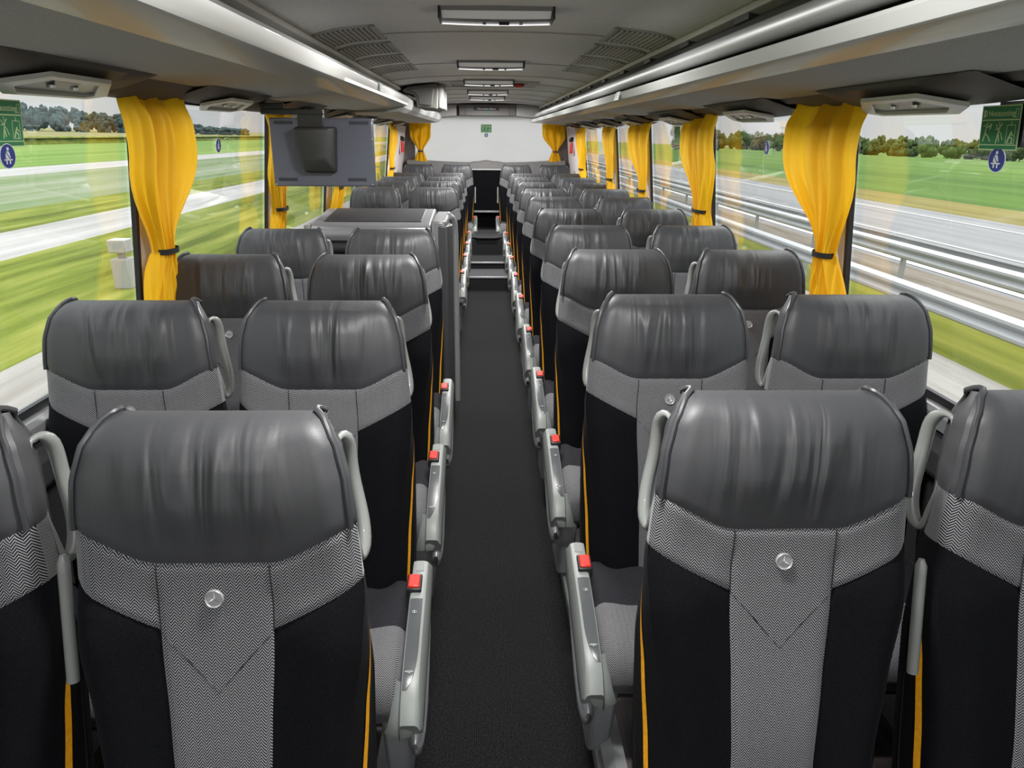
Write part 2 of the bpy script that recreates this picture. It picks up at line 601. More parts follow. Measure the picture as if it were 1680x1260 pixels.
# rear steps
struct(MB().box((-.30, 7.8, -.06), (.30, 8.32, .15)).build('step', M['tread'], smooth=False))
struct(MB().box((-.27, 7.788, .0), (.27, 7.80, .138)).build('step_riser', M['step_carpet'], smooth=False))
struct(MB().box((-.268, 7.782, .138), (.268, 7.805, .156)).build('trim_3', M['alu'], bevel=.003))
struct(MB().box((-.30, 8.32, -.06), (.30, 9.0, .225)).build('step', M['step_carpet'], smooth=False))
struct(MB().box((-.268, 8.305, .212), (.268, 8.33, .230)).build('trim_4', M['alu'], bevel=.003))
struct(MB().prism([(8.9, .2), (8.9, .40), (8.92, .425), (8.98, .43), (9.75, .43), (9.75, .2)], -.33, .33, 'X').build('step', M['step_carpet'], bevel=.01))
struct(MB().prism([(-.20, 8.93), (-.12, 8.87), (.12, 8.87), (.20, 8.93), (.20, 9.2), (-.20, 9.2)], .425, .44, 'Z').build('trim_5', M['shell'], bevel=.004))
# side walls below the windows
PIL = [(-1.3, -1.15), (.62, .80), (2.375, 2.575), (3.85, 4.03), (5.32, 5.50), (6.66, 6.84), (8.78, Y1B)]
for side, s in (('left', -1), ('right', 1)):
    x = s * 1.235
    struct(MB().prism([(x, -.06), (x + s * .05, -.06), (x + s * .05, ZS), (x, ZS)], Y0B, Y1B).build('wall_' + side, M['wall_low'], smooth=False))
    # sill ledge and the ducts below it
    struct(MB().prism([(x + s * .04, ZS - .004), (x + s * .04, ZS + .006), (x - s * .035, ZS + .002), (x - s * .045, ZS - .012), (x - s * .045, ZS - .05), (x, ZS - .06)], Y0B, Y1B).build('trim_6' if s < 0 else 'trim_7', M['alu'], angle=30, bevel=.002))
    struct(MB().prism([(x, .78), (x, .885), (x - s * .05, .885), (x - s * .075, .86), (x - s * .075, .80), (x - s * .06, .78)], Y0B, Y1B).build('baseboard_' + side, M['cab_dark'], bevel=.004))
    # pillars between the windows
    for a, b in PIL:
        xa, xb = wx(ZS), wx(ZT + .06)
        mb = MB()
        m_ = M['wall'] if a > 8 else M['pillar']
        mb.hexa([(s * (xa + .005), a, ZS), (s * (xa - .012), a, ZS), (s * (xa - .012), b, ZS), (s * (xa + .005), b, ZS),
                 (s * (xb + .005), a, ZT + .06), (s * (xb - .012), a, ZT + .06), (s * (xb - .012), b, ZT + .06), (s * (xb + .005), b, ZT + .06)])
        struct(mb.build('wall_%s_pillar' % side, m_, bevel=.006))
    # wall band above the windows, behind the racks
    struct(MB().prism([(s * wx(ZT), ZT), (s * (wx(ZT) + .05), ZT), (s * (wx(ZT) + .05), 2.12), (s * (wx(ZT) - .02), 2.12)], Y0B, Y1B).build('wall_%s_upper' % side, M['valance'], smooth=False))
# windows: one sheet of glass each, with a rubber seal as its child
wi = 0
for s in (-1, 1):
    for (a, b), (c, d) in zip(PIL, PIL[1:]):
        wi += 1
        ya, yb = b, c
        g = .006
        za, zb = ZS + .01, ZT
        xa, xb = wx(za) + g, wx(zb) + g
        w = MB().hexa([(s * xa, ya, za), (s * xa, yb, za), (s * xb, yb, zb), (s * xb, ya, zb),
                       (s * (xa + .004), ya, za), (s * (xa + .004), yb, za), (s * (xb + .004), yb, zb), (s * (xb + .004), ya, zb)]).build('window_%d' % wi, M['glass'], smooth=False)
        struct(w)
        mb = MB()
        t = .016

        def bar(y0, y1, z0, z1):
            pts = []
            for z in (z0, z1):
                for yy, off in ((y0, -.0135), (y0, .002), (y1, .002), (y1, -.0135)):
                    pts.append((s * (wx(z) + off), yy, z))
            mb.hexa(pts)
        bar(ya - .004, ya + t * .6, za, zb); bar(yb - t, yb + .004, za, zb); bar(ya, yb, za - .006, za + .016); bar(ya, yb, zb - .012, zb + .002)
        mb.build('window_seal', M['seal'], w, smooth=False)

# rear wall with its big window
RW = 10.6
mb = MB()
mb.box((-1.25, RW, -.06), (1.25, RW + .06, 1.27))
mb.box((-1.25, RW, 1.90), (1.25, RW + .06, 2.14))
mb.box((-1.25, RW, 1.27), (-1.02, RW + .06, 1.90)); mb.box((1.02, RW, 1.27), (1.25, RW + .06, 1.90))
struct(mb.build('wall_rear', M['rear_panel'], smooth=False))
rg = struct(MB().box((-1.02, RW + .02, 1.27), (1.02, RW + .022, 1.90)).build('window_rear', M['rear_glass'], smooth=False))
# curved ledge under the rear window with the raised middle
pr = []
for i in range(41):
    x = -1.12 + 2.24 * i / 40
    z = 1.262 + .045 * (abs(x) / 1.1) ** 2 + .035 * math.exp(-((x + .0) / .12) ** 2) + .012 * math.exp(-((abs(x) - .17) / .05) ** 2)
    pr.append((x, z))
vs = [(x, RW - .22 if abs(x) < .2 else RW - .2, z) for x, z in pr] + [(x, RW + .0, z + .012) for x, z in pr] + [(x, RW - .24, 1.0) for x, z in pr]
fs = [(i, i + 1, 42 + i, 41 + i) for i in range(40)] + [(82 + i, 83 + i, i + 1, i) for i in range(40)]
struct(mesh('rear_shelf', vs, fs, M['rear_panel'], angle=60))
struct(MB().box((-.33, 10.22, .40), (.33, 10.35, 1.19)).build('wall_rear_panel', M['velour'], bevel=.01))
struct(MB().box((-.33, 10.205, 1.185), (.33, 10.36, 1.20)).build('trim_8', M['alu'], bevel=.003))
struct(MB().box((-.2, 10.1, .62), (.2, 10.21, .64)).build('trim_9', M['leg'], bevel=.003))

# ceiling: shallow vault between the racks
prof = [(-1.17, 1.97), (-.98, 2.02), (-.84, 1.975), (-.78, 1.975), (-.74, 1.995), (-.70, 2.012), (-.6, 2.026), (-.4, 2.042), (-.2, 2.049), (0, 2.051)]
prof = prof + [(-x, z) for x, z in prof[-2::-1]]
n = len(prof)
vs = [(x, Y0B, z) for x, z in prof] + [(x, Y1B, z) for x, z in prof] + [(-1.3, Y0B, 2.16), (1.3, Y0B, 2.16), (-1.3, Y1B, 2.16), (1.3, Y1B, 2.16)]
fs = [(i, i + 1, n + i + 1, n + i) for i in range(n - 1)] + [(2 * n, 2 * n + 1, 2 * n + 3, 2 * n + 2)]
struct(mesh('ceiling', vs, fs, M['ceil'], angle=50))


def czz(x):
    x = abs(x)
    pts = sorted((a, z) for a, z in prof if a >= 0)
    for (a, p), (b, q) in zip(pts, pts[1:]):
        if x <= b: return p + (q - p) * (x - a) / (b - a)
    return 1.97


# panel joints across the ceiling
for k, y in enumerate((1.55, 3.19, 4.52, 5.45, 6.2, 7.0, 7.8, 8.6, 9.4)):
    mb = MB()
    rows = []
    for i in range(33):
        x = -.72 + 1.44 * i / 32
        z = czz(x)
        rows.append([(x, y - .006, z - .0005), (x, y - .004, z - .004), (x, y + .002, z - .0045), (x, y + .005, z - .0005)])
    mb.grid(rows)
    struct(mb.build('trim_%d' % (10 + k), M['ceil_trim']))
# long trim profiles where the ceiling meets the racks, with slots on the right
for s in (-1, 1):
    struct(MB().prism([(s * .735, 2.002), (s * .712, 2.010), (s * .694, 1.996), (s * .698, 1.980), (s * .745, 1.972), (s * .76, 1.985)], Y0B, 10.2).build('trim_19' if s < 0 else 'trim_20', M['ceil_trim'], bevel=.002))
# front ends above and beside the windscreen, behind the camera
struct(MB().box((-1.3, Y0B - .05, 1.98), (1.3, Y0B, 2.2)).build('wall_front', M['ceil'], smooth=False))
struct(MB().box((-1.3, Y0B - .05, -.06), (1.3, Y0B, .75)).build('wall_front_lower', M['wall_low'], smooth=False))
struct(MB().box((-1.2, Y0B - .03, .75), (1.2, Y0B - .025, 1.98)).build('window_front', M['glass'], smooth=False))


# scalloped valance between rack and window top
for side, s in (('left', -1), ('right', 1)):
    rows = []
    y = Y0B
    ph = 1.87 if s < 0 else 1.96
    zr = 1.800 if s < 0 else 1.778
    while y < Y1B - .25:
        u = (y - ph) / 1.18
        c = .5 + .5 * math.cos(2 * PI * (u - .38))
        zb = 1.745 + .018 * (1 - c)
        rows.append([(s * 1.02, y, zr + .03), (s * 1.045, y, zr + .004), (s * 1.075, y, zr - .012 - .006 * c), (s * 1.105, y, zb + .010), (s * 1.125, y, zb), (s * 1.142, y, zb + .004), (s * 1.16, y, zb + .03)])
        y += .045
    struct(MB().grid(rows).build('valance_' + side, M['valance'], angle=70))

# ------------------------------------------------------------------ luggage racks
def rack(name, label, prof, y0, y1, fabric_n, lip_n, s, ends=True):
    root = empty(name, (0, y0, prof[0][1]))
    tag(root, label, 'luggage rack')
    off = Vector((0, -y0, -prof[0][1]))

    def strip(nm, pts, mat, th=.006, **kw):
        q = []
        for i, p in enumerate(pts):
            a = Vector(pts[max(i - 1, 0)]); b = Vector(pts[min(i + 1, len(pts) - 1)])
            d = (b - a).normalized()
            nrm = Vector((-d.y, d.x)) * th * (1 if s < 0 else -1)
            q.append((p[0] - nrm.x * -1, p[1] + nrm.y))
        mb = MB().prism(list(pts) + q[::-1], y0, y1)
        mb.v = [v + off for v in mb.v]
        return mb.build(nm, mat, root, angle=30, **kw)
    strip('base_panel', prof[:fabric_n + 1], M['rack_fabric'])
    strip('front_panel', prof[fabric_n:lip_n + 1], M['rack_silver'])
    return root, off, strip


LP = [(-1.05, 1.802), (-.712, 1.828), (-.60, 1.8415), (-.588, 1.846), (-.583, 1.856), (-.578, 1.893), (-.584, 1.904), (-.605, 1.915), (-.68, 1.925), (-.74, 1.96)]
root, off, strip = rack('luggage_rack', 'long grey luggage rack with closed silver front, left above the windows', LP, Y0B, 5.42, 1, 9, -1)
mb = MB().prism([(p[0], p[1]) for p in LP] + [(-1.05, 1.97)], 5.40, 5.43)
mb.v = [v + off for v in mb.v]
mb.build('end_cap', M['rack_silver'], root, smooth=False)
mb = MB().prism([(-.5855, 1.846), (-.5795, 1.854), (-.5825, 1.858), (-.5885, 1.850)], 3.0, 5.40)
mb.v = [v + off for v in mb.v]
mb.build('edge_highlight', M['strip'], root, smooth=False)  # glowing sliver draws the bright highlight along the facet edge
LP2 = [(-1.05, 1.795), (-.74, 1.798), (-.66, 1.806), (-.615, 1.83), (-.598, 1.865), (-.60, 1.90), (-.63, 1.925), (-.70, 1.94), (-.74, 1.96)]
root, off, strip = rack('luggage_rack', 'rear luggage rack on the left, rounded, beyond the end of the silver front', LP2, 5.43, 10.15, 2, 8, -1)
mb = MB().prism([(p[0], p[1]) for p in LP2] + [(-1.05, 1.97)], 5.44, 5.45)
mb.v = [v + off for v in mb.v]
mb.build('end_cap', M['ceil_trim'], root, smooth=False)
# right: open rack with tubular rail over a dark gap
RP = [(1.06, 1.780), (.722, 1.803), (.61, 1.806), (.600, 1.811), (.596, 1.818), (.588, 1.834), (.594, 1.842), (.62, 1.846), (.66, 1.842)]
root, off, strip = rack('luggage_rack', 'open luggage rack with silver front and chrome rail, right above the windows', RP, Y0B, 10.15, 1, 8, 1)
rot = lambda mb: [v + off for v in mb.v]
mb = MB().prism([(.66, 1.835), (.66, 1.845), (1.14, 1.80), (1.14, 1.79)], Y0B, 10.15); mb.v = rot(mb)
mb.build('shelf', M['rack_dark'], root, smooth=False)
mb = MB().tube([(.655, y, 1.895) for y in (Y0B, 3, 7, 10.12)], .027, 24); mb.v = rot(mb)
mb.build('hand_rail', M['alu'], root)
mb = MB().prism([(.672, 1.925), (.70, 1.955), (.725, 1.97), (.74, 1.95), (.70, 1.915)], Y0B, 10.15); mb.v = rot(mb)
mb.build('rail_backing', M['rack_dark'], root, smooth=False)
for y in [(.95 + .62 * i) for i in range(15)]:
    mb = MB().box((.702, y, 1.962), (.735, y + .12, 1.986)); mb.v = rot(mb)
    mb.build('slot', M['rack_dark'], root, bevel=.003)
for y in (5.2,):
    mb = MB().box((.93, y, 1.777), (.96, y + .1, 1.79)); mb.v = rot(mb)
    mb.build('latch', M['black'], root)

# overhead cabinet on the left above the rear rack
root = empty('overhead_cabinet', (-.6, 6.0, 1.86)); tag(root, 'grey overhead cabinet hanging from the ceiling left of the roof hatch', 'cabinet')
mb = MB(); mb.prism([(.028, -.008), (.165, -.02), (.195, -.02), (.205, .155), (.17, .165), (-.04, .142), (-.088, .118), (-.07, .102), (.0, .086), (.024, .06)], 0, .75); mb.build('body', M['ohc'], root, bevel=.012)
mb = MB(); mb.prism([(.045, .012), (.15, .004), (.17, .14), (.12, .148), (-.02, .128), (-.05, .116), (.018, .098), (.042, .07)], -.012, .002); mb.build('door', M['ohc_door'], root, bevel=.008)
mb = MB().box((.198, .04, -.015), (.235, .70, .16)); mb.build('side_panel', M['ceil_trim'], root, bevel=.01)

# ------------------------------------------------------------------ overhead service units
def make_pod():
    root = empty('service_unit')
    # local: x toward the window, y along the coach, z up
    top = [(-.085, -.30, .02), (-.02, -.36, -.006), (.06, -.40, -.030), (.06, .40, -.030), (-.02, .33, -.006), (-.085, .26, .02)]
    mb = MB()
    rows = []
    for j in range(25):
        t = j / 24
        y = -.38 + .76 * t
        w = math.sin(PI * t) ** .5
        rows.append([(-.085, y, .018), (-.085 + .01 * (1 - w), y, .018 - .012 * w), (-.03, y, .004 - .020 * w), (.03, y, -.014 - .020 * w), (.085, y, -.026 - .014 * w), (.095, y, -.02)])
    mb.grid(rows)
    mb.build('housing', M['valance'], root, angle=60)
    # framed reading light panel: a lozenge frame tilted with the housing

    def P(x, y, d):
        w = math.sin(PI * (y + .38) / .76) ** .5
        z = -.005 - .24 * (x + .03) - .018 * w
        return (x, y, z - d)
    outer = [(-.068, -.16), (-.070, .10), (.045, .30), (.075, .24), (.075, -.12), (.03, -.22)]
    inner = [(-.048, -.13), (-.050, .08), (.040, .22), (.055, .19), (.055, -.10), (.02, -.165)]
    mb = MB(); n_ = len(outer)
    vs = [P(x, y, .002) for x, y in outer] + [P(x, y, .012) for x, y in outer] + [P(x * .98, y * .98, .013) for x, y in inner] + [P(x, y, .003) for x, y in inner]
    fs = []
    for a in range(3):
        for i in range(n_):
            fs.append((a * n_ + i, a * n_ + (i + 1) % n_, (a + 1) * n_ + (i + 1) % n_, (a + 1) * n_ + i))
    mb.add(vs, fs); mb.build('frame', M['pod_frame'], root, bevel=.002)
    mb = MB().add([P(x, y, .004) for x, y in inner], [tuple(range(n_))]); mb.build('reading_light_panel', M['handle'], root, smooth=False)
    mb = MB().add([P(-.03, -.08, .006), P(-.03, .03, .006), (P(.02, .09, .006)), P(.02, -.04, .006)], [(0, 1, 2, 3)]); mb.build('air_nozzle_field', M['cab_dark'], root, smooth=False)
    for yy in (-.05, .05):
        c = Vector(P(.0, yy, .006))
        MB().tube([c, c + Vector((0, 0, -.006))], .010, 12).build('reading_light', M['chrome'], root)
    return root


def copy_tree(o, parent=None):
    c = o.copy()
    COL.objects.link(c)
    c.parent = parent
    for ch in list(o.children):
        copy_tree(ch, c)
    return c


pod0 = make_pod()
ORD = ['first', 'second', 'third', 'fourth', 'fifth', 'sixth', 'seventh', 'eighth', 'ninth', 'tenth', 'eleventh']
used = False
for s, y0, nn, zr in ((-1, 1.87, 7, 1.790), (1, 1.96, 7, 1.765)):
    for k in range(nn):
        o = pod0 if not used else copy_tree(pod0)
        used = True
        o.location = (s * 1.065, y0 + 1.18 * k, zr)
        o.scale = (s, 1, 1)
        sd = 'left' if s < 0 else 'right'
        tag(o, '%s grey reading-light unit from the camera under the %s luggage rack' % (ORD[k], sd), 'reading light unit', 'reading light units under the racks')

# ------------------------------------------------------------------ ceiling lamps
def make_lamp():
    root = empty('ceiling_lamp')
    hw = .19
    rows = []
    for i in range(21):
        x = -hw + 2 * hw * i / 20
        q = 1 - (x / hw) ** 2
        rows.append([(x, .075, .004), (x, .07, -.010), (x, .02 - .0 * q, -.030 - .003 * q), (x, -.045, -.034 - .004 * q), (x, -.060 - .014 * q, -.026 - .002 * q), (x, -.055 - .008 * q, -.012), (x, -.04, .004)])
    MB().grid(rows).build('housing', M['lampbody'], root, angle=35)
    rows = [[(x, -.070 - .016 * (1 - (x / hw) ** 2), -.028), (x, -.064 - .014 * (1 - (x / hw) ** 2), -.0335 - .003 * (1 - (x / hw) ** 2)), (x, -.045, -.0375 - .004 * (1 - (x / hw) ** 2))] for x in [-hw + 2 * hw * i / 20 for i in range(21)]]
    MB().grid(rows).build('front_edge', M['lens'], root)
    rows = [[(x, .070, -.012), (x, .045, -.0235 - .002 * (1 - (x / hw) ** 2)), (x, .030, -.0285 - .003 * (1 - (x / hw) ** 2))] for x in [-hw * .96 + 2 * hw * .96 * i / 20 for i in range(21)]]
    MB().grid(rows).build('lens', M['lens_pale'], root)
    for sx in (-1, 1):
        MB().box((sx * hw - .004, -.06, -.036), (sx * hw + .004, .078, .004)).build('end_plate', M['seal'], root, bevel=.002)
    for x in (-.085, .04):
        MB().tube([(x - .006, -.02, -.036), (x + .006, -.02, -.036)], .006, 8).build('clip', M['chrome'], root)
    MB().box((-.045, -.03, -.042), (-.01, -.005, -.034)).build('switch', M['black'], root, bevel=.001)
    return root


lamp0 = make_lamp()
for k, y in enumerate((2.66, 4.44, 5.86, 7.20, 8.28)):
    o = lamp0 if k == 0 else copy_tree(lamp0)
    o.location = (0, y, 2.048)
    o.rotation_euler = (0, 0, PI)
    tag(o, '%s slim silver ceiling lamp from the camera along the aisle' % ORD[k], 'ceiling lamp', 'ceiling lamps over the aisle')
for k, y in enumerate((-.6, 1.0, 2.66, 4.44, 5.86, 7.20, 8.28, 9.4)):
    L = bpy.data.lights.new('ceiling_lamp_light', 'AREA')
    L.shape = 'RECTANGLE'; L.size = .36; L.size_y = .10
    L.energy = LAMP_POWER
    L.color = (1, .985, .96)
    lo = bpy.data.objects.new('ceiling_lamp_light', L)
    lo.location = (0, y, 2.0)
    COL.objects.link(lo)

# ------------------------------------------------------------------ ceiling vents
def make_vent():
    root = empty('ceiling_vent')

    def C(x, y, d=0):
        return (x, y, czz(x) - d)
    # outline runs from x .455 to .715; curved rear outer corner
    N_ = 12
    y0, y1 = 0, .36

    def yb(x):   # rear edge bows forward near the wall
        t = (x - .455) / .26
        return .0 + .10 * t ** 3
    for nm, a, b, e, f_, mt, d0 in (('frame', .455, .722, 0, 0, M['ceil_trim'], .006),):
        rows = []
        for i in range(N_ + 1):
            x = a + (b - a) * i / N_
            rows.append([C(x, yb(x), 0), C(x, yb(x) + .006, d0), C(x, yb(x) + .026, d0), C(x, yb(x) + .030, -.008)])
        mb = MB().grid(rows)
        rows = []
        for i in range(N_ + 1):
            x = a + (b - a) * i / N_
            rows.append([C(x, yb(x) + .40, 0), C(x, yb(x) + .394, d0), C(x, yb(x) + .374, d0), C(x, yb(x) + .370, -.008)])
        mb.grid(rows)
        for xx, sg in ((a, 1), (b, -1)):
            rows = []
            for i in range(9):
                y = yb(xx) + .40 * i / 8
                rows.append([C(xx, y, 0), C(xx + sg * .006, y, d0), C(xx + sg * .022, y, d0), C(xx + sg * .026, y, -.008)])
            mb.grid(rows)
        mb.build('frame', M['ceil_trim'], root)
    rows = [[C(.48 + .22 * i / 8, yb(.48 + .22 * i / 8) + .03, -.004 + .006), C(.48 + .22 * i / 8, yb(.48 + .22 * i / 8) + .37, .002)] for i in range(9)]
    MB().grid(rows).build('backing', M['rack_dark'], root)
    for i in range(11):
        x = .489 + .0205 * i
        z = czz(x)
        y0_, y1_ = yb(x) + .03, yb(x) + .37
        MB().hexa([(x - .004, y0_, z - .003), (x + .004, y0_, z - .010), (x + .004, y1_, z - .010), (x - .004, y1_, z - .003),
                   (x - .003, y0_, z - .001), (x + .005, y0_, z - .008), (x + .005, y1_, z - .008), (x - .003, y1_, z - .001)]).build('slat', M['ceil_trim'], root, smooth=False)
    return root


vent0 = make_vent()
used = False
for s in (1, -1):
    for k in range(4):
        o = vent0 if not used else copy_tree(vent0)
        used = True
        o.location = (0, 2.93 + .50 * k, 0)
        if s < 0: o.scale = (-1, 1, 1)
        tag(o, '%s slatted ceiling vent from the camera in the %s row of four' % (ORD[k], 'left' if s < 0 else 'right'), 'air vent', 'slatted ceiling vents')

# roof hatch
root = empty('roof_hatch', (0, 6.25, 2.05)); tag(root, 'rectangular roof hatch with grey frame and red emergency handle', 'roof hatch')
mb = MB()
for a, b in (((-.40, -.32, -.016), (.40, -.25, .0)), ((-.40, .25, -.016), (.40, .32, .0)), ((-.40, -.25, -.016), (-.31, .25, .0)), ((.31, -.25, -.016), (.40, .25, .0))):
    mb.box(a, b)
mb.build('frame', M['ceil_trim'], root, bevel=.006)
MB().box((-.31, -.25, -.006), (.31, .25, .004)).build('lid', M['rack_fabric'], root)
MB().box((.20, -.1, -.028), (.285, -.02, -.006)).build('handle_recess', M['black'], root, bevel=.004)
MB().box((.215, -.11, -.036), (.27, -.05, -.012)).build('emergency_handle', M['red'], root, bevel=.004)

# ------------------------------------------------------------------ text and signs
def text_obj(name, body, size, mat, parent, Mx, depth=.0004):
    cu = bpy.data.curves.new(name, 'FONT')
    cu.body = body
    cu.size = size
    cu.extrude = depth
    cu.align_x = 'CENTER'
    cu.align_y = 'CENTER'
    to = bpy.data.objects.new(name, cu)
    COL.objects.link(to)
    dg = bpy.context.evaluated_depsgraph_get()
    me = bpy.data.meshes.new_from_object(to.evaluated_get(dg))
    bpy.data.objects.remove(to)
    me.materials.clear()
    me.materials.append(mat)
    me.transform(Mx)
    return link(bpy.data.objects.new(name, me), parent)


def stroke(mb, pts, w=.0016, d=.0009):
    """flat strokes in the sign's own xy plane"""
    for (x0, y0), (x1, y1) in zip(pts, pts[1:]):
        dx, dy = x1 - x0, y1 - y0
        l = math.hypot(dx, dy) or 1
        nx, ny = -dy / l * w / 2, dx / l * w / 2
        mb.hexa([(x0 + nx, y0 + ny, .0005), (x0 - nx, y0 - ny, .0005), (x1 - nx, y1 - ny, .0005), (x1 + nx, y1 + ny, .0005),
                 (x0 + nx, y0 + ny, d), (x0 - nx, y0 - ny, d), (x1 - nx, y1 - ny, d), (x1 + nx, y1 + ny, d)])


def exit_sign(loc, face, label, w=.135, h=.10, name='emergency_exit_sign', cat='exit sign'):
    """face: matrix turning the sign's xy plane (z = toward the viewer)"""
    root = empty(name, loc)
    root.rotation_euler = face.to_euler()
    tag(root, label, cat, 'emergency exit signs')
    MB().box((-w / 2 - .003, -h / 2 - .003, -.0015), (w / 2 + .003, h / 2 + .003, .0)).build('border', M['sign_pale'], root, bevel=.0005)
    MB().box((-w / 2, -h / 2, -.001), (w / 2, h / 2, .0005)).build('green_field', M['green'], root)
    text_obj('lettering', 'Notausstieg', w * .150, M['sign_pale'], root, Matrix.Translation((.004, h * .34, .0008)))
    mb = MB()
    stroke(mb, [(-w / 2, h * .19), (w / 2, h * .19)], .0028)
    stroke(mb, [(-w / 2, -h * .40), (w / 2, -h * .40)], .0018)
    stroke(mb, [(w * .40, h * .24), (w * .46, h * .24), (w * .46, h * .44), (w * .40, h * .44), (w * .40, h * .24)], .0010)
    # exit pictogram block at the left of the heading
    stroke(mb, [(-w * .44, h * .25), (-w * .44, h * .43)], .006)
    stroke(mb, [(-w * .40, h * .27), (-w * .37, h * .35), (-w * .40, h * .42)], .003)
    for k, cx in enumerate((-.32, 0, .32)):
        x = cx * w
        if k == 0:
            stroke(mb, [(x - .012, -.030), (x - .006, -.012), (x - .004, .002), (x + .008, .004), (x + .012, .010)], .003)
            stroke(mb, [(x - .006, -.012), (x + .004, -.018), (x + .014, -.030)], .0024)
            stroke(mb, [(x - .014, .004), (x - .002, .008)], .0018); stroke(mb, [(x + .008, -.004), (x + .014, .008)], .003)
        elif k == 1:
            stroke(mb, [(x - .006, -.034), (x - .002, -.014), (x + .002, .002), (x + .010, .010)], .003)
            stroke(mb, [(x + .004, -.030), (x - .001, -.010)], .003)
            stroke(mb, [(x - .010, .008), (x - .004, -.002), (x + .008, -.012), (x + .015, -.026)], .002)
            stroke(mb, [(x - .012, -.004), (x + .004, .000)], .002)
        else:
            stroke(mb, [(x - .013, -.034), (x - .013, .006), (x + .014, .006), (x + .014, -.034), (x - .013, -.034)], .0012)
            stroke(mb, [(x + .004, -.008), (x - .002, -.018), (x - .008, -.032)], .004)
            stroke(mb, [(x - .001, -.020), (x + .008, -.024), (x + .006, -.034)], .003)
            stroke(mb, [(x + .003, -.012), (x + .010, -.018)], .0025)
        stroke(mb, [(x, .008), (x, .009)], .001)
    mb.build('pictograms', M['sign_pale'], root, smooth=False)
    for k, cx in enumerate((-.32, 0, .32)):
        text_obj('numeral', '123'[k], w * .085, M['sign_pale'], root, Matrix.Translation((cx * w, h * .10, .0008)))
    return root


def belt_sticker(loc, face, label):
    root = empty('seat_belt_sticker', loc)
    root.rotation_euler = face.to_euler()
    tag(root, label, 'sticker', 'round blue seat belt stickers')
    r = .027
    MB().tube([(0, 0, -.001), (0, 0, .0)], r + .002, 32).build('rim', M['white'], root, smooth=False)
    MB().tube([(0, 0, -.001), (0, 0, .0006)], r, 32).build('blue_disc', M['blue'], root, smooth=False)
    mb = MB()
    mb.tube([(0, .0165, .0005), (0, .0165, .0012)], .0042, 12)
    stroke(mb, [(-.002, .011), (-.002, -.008)], .009, .0014)
    stroke(mb, [(-.007, .008), (-.009, -.004)], .003, .0014); stroke(mb, [(.003, .008), (.006, -.004)], .003, .0014)
    stroke(mb, [(-.016, -.008), (.014, -.008)], .003, .0014)
    stroke(mb, [(-.007, -.008), (-.007, -.018)], .004, .0014); stroke(mb, [(.005, -.008), (.005, -.018)], .004, .0014)
    mb.build('seated_figure', M['white'], root, smooth=False)
    mb = MB(); mb2 = mb
    for (x0, y0), (x1, y1) in (((-.007, .009), (.004, -.006)),):
        nx, ny = .0008, .0006
        mb.hexa([(x0 + nx, y0 + ny, .0013), (x0 - nx, y0 - ny, .0013), (x1 - nx, y1 - ny, .0013), (x1 + nx, y1 + ny, .0013),
                 (x0 + nx, y0 + ny, .0018), (x0 - nx, y0 - ny, .0018), (x1 - nx, y1 - ny, .0018), (x1 + nx, y1 + ny, .0018)])
    mb.build('belt_line', M['blue'], root, smooth=False)
    return root


TIL = math.atan(.105)
# sign planes: x axis = text direction, y = up, z = toward the passengers
FL = Matrix(((0, -0, 1), (1, 0, 0), (0, 1, 0)))        # left wall: text runs +Y, faces +X
FR = Matrix(((0, 0, -1), (-1, 0, 0), (0, 1, 0)))       # right wall: text runs -Y, faces -X
FB = Matrix(((1, 0, 0), (0, 0, -1), (0, 1, 0)))        # rear: faces -Y
FLt = Matrix.Rotation(TIL, 3, 'Y') @ FL
FRt = Matrix.Rotation(-TIL, 3, 'Y') @ FR


def gx(z): return wx(z) + .001


exit_sign((-gx(1.668), 1.766, 1.668), FLt, 'green exit sign with white figures on the nearest left window, cut by the frame')
exit_sign((gx(1.673), 1.716, 1.673), FRt, 'green exit sign with white figures on the nearest right window', w=.124, h=.094)
root = empty('sign_backing', (gx(1.68) + .003, 1.664, 1.680)); root.rotation_euler = FRt.to_euler()
tag(root, 'dark grey plate behind the green exit sign on the nearest right window', 'plate')
MB().box((-.068, -.050, -.004), (.068, .050, -.003)).build('plate', M['display'], root, bevel=.0005)
exit_sign((gx(1.655), 4.60, 1.655), FRt, 'small green exit sign seen edge-on, on the window left of the second right curtain')
belt_sticker((-gx(1.60), 1.767, 1.595), FLt, 'round blue seat belt sticker below the exit sign on the nearest left window')
belt_sticker((gx(1.60), 1.711, 1.602), FRt, 'round blue seat belt sticker below the exit sign on the nearest right window')
belt_sticker((-gx(1.60), 3.168, 1.60), FLt, 'narrow-looking blue belt sticker right of the nearest left curtain')
belt_sticker((gx(1.60), 3.140, 1.606), FRt, 'narrow-looking dark blue belt sticker left of the nearest right curtain')
exit_sign((.0, RW + .014, 1.735), FB, 'small green exit sign in the middle of the rear window', w=.15, h=.105)
belt_sticker((.0, RW + .014, 1.645), FB, 'tiny blue belt sticker below the sign on the rear window')
for (loc, fc, lb) in (((-.574, 3.95, 1.880), Matrix.Rotation(-.1, 3, 'Y') @ FL, 'small green and white label on the silver front of the left rack'),
                      ((.586, 3.55, 1.826), Matrix.Rotation(.25, 3, 'Y') @ FR, 'small green and white label on the silver front of the right rack')):
    root = empty('rack_label', loc); root.rotation_euler = fc.to_euler(); tag(root, lb, 'label')
    MB().box((-.055, -.0185, -.001), (.055, .0185, .0006)).build('white_field', M['white'], root)
    MB().box((-.050, -.016, -.0005), (-.012, .016, .0012)).build('green_field', M['green'], root)
    mb = MB()
    stroke(mb, [(-.005, .012), (.048, .012)], .004, .0012); stroke(mb, [(-.005, .002), (.048, .002)], .004, .0012); stroke(mb, [(-.005, -.009), (.048, -.009)], .006, .0012)
    mb.build('green_print', M['green'], root)

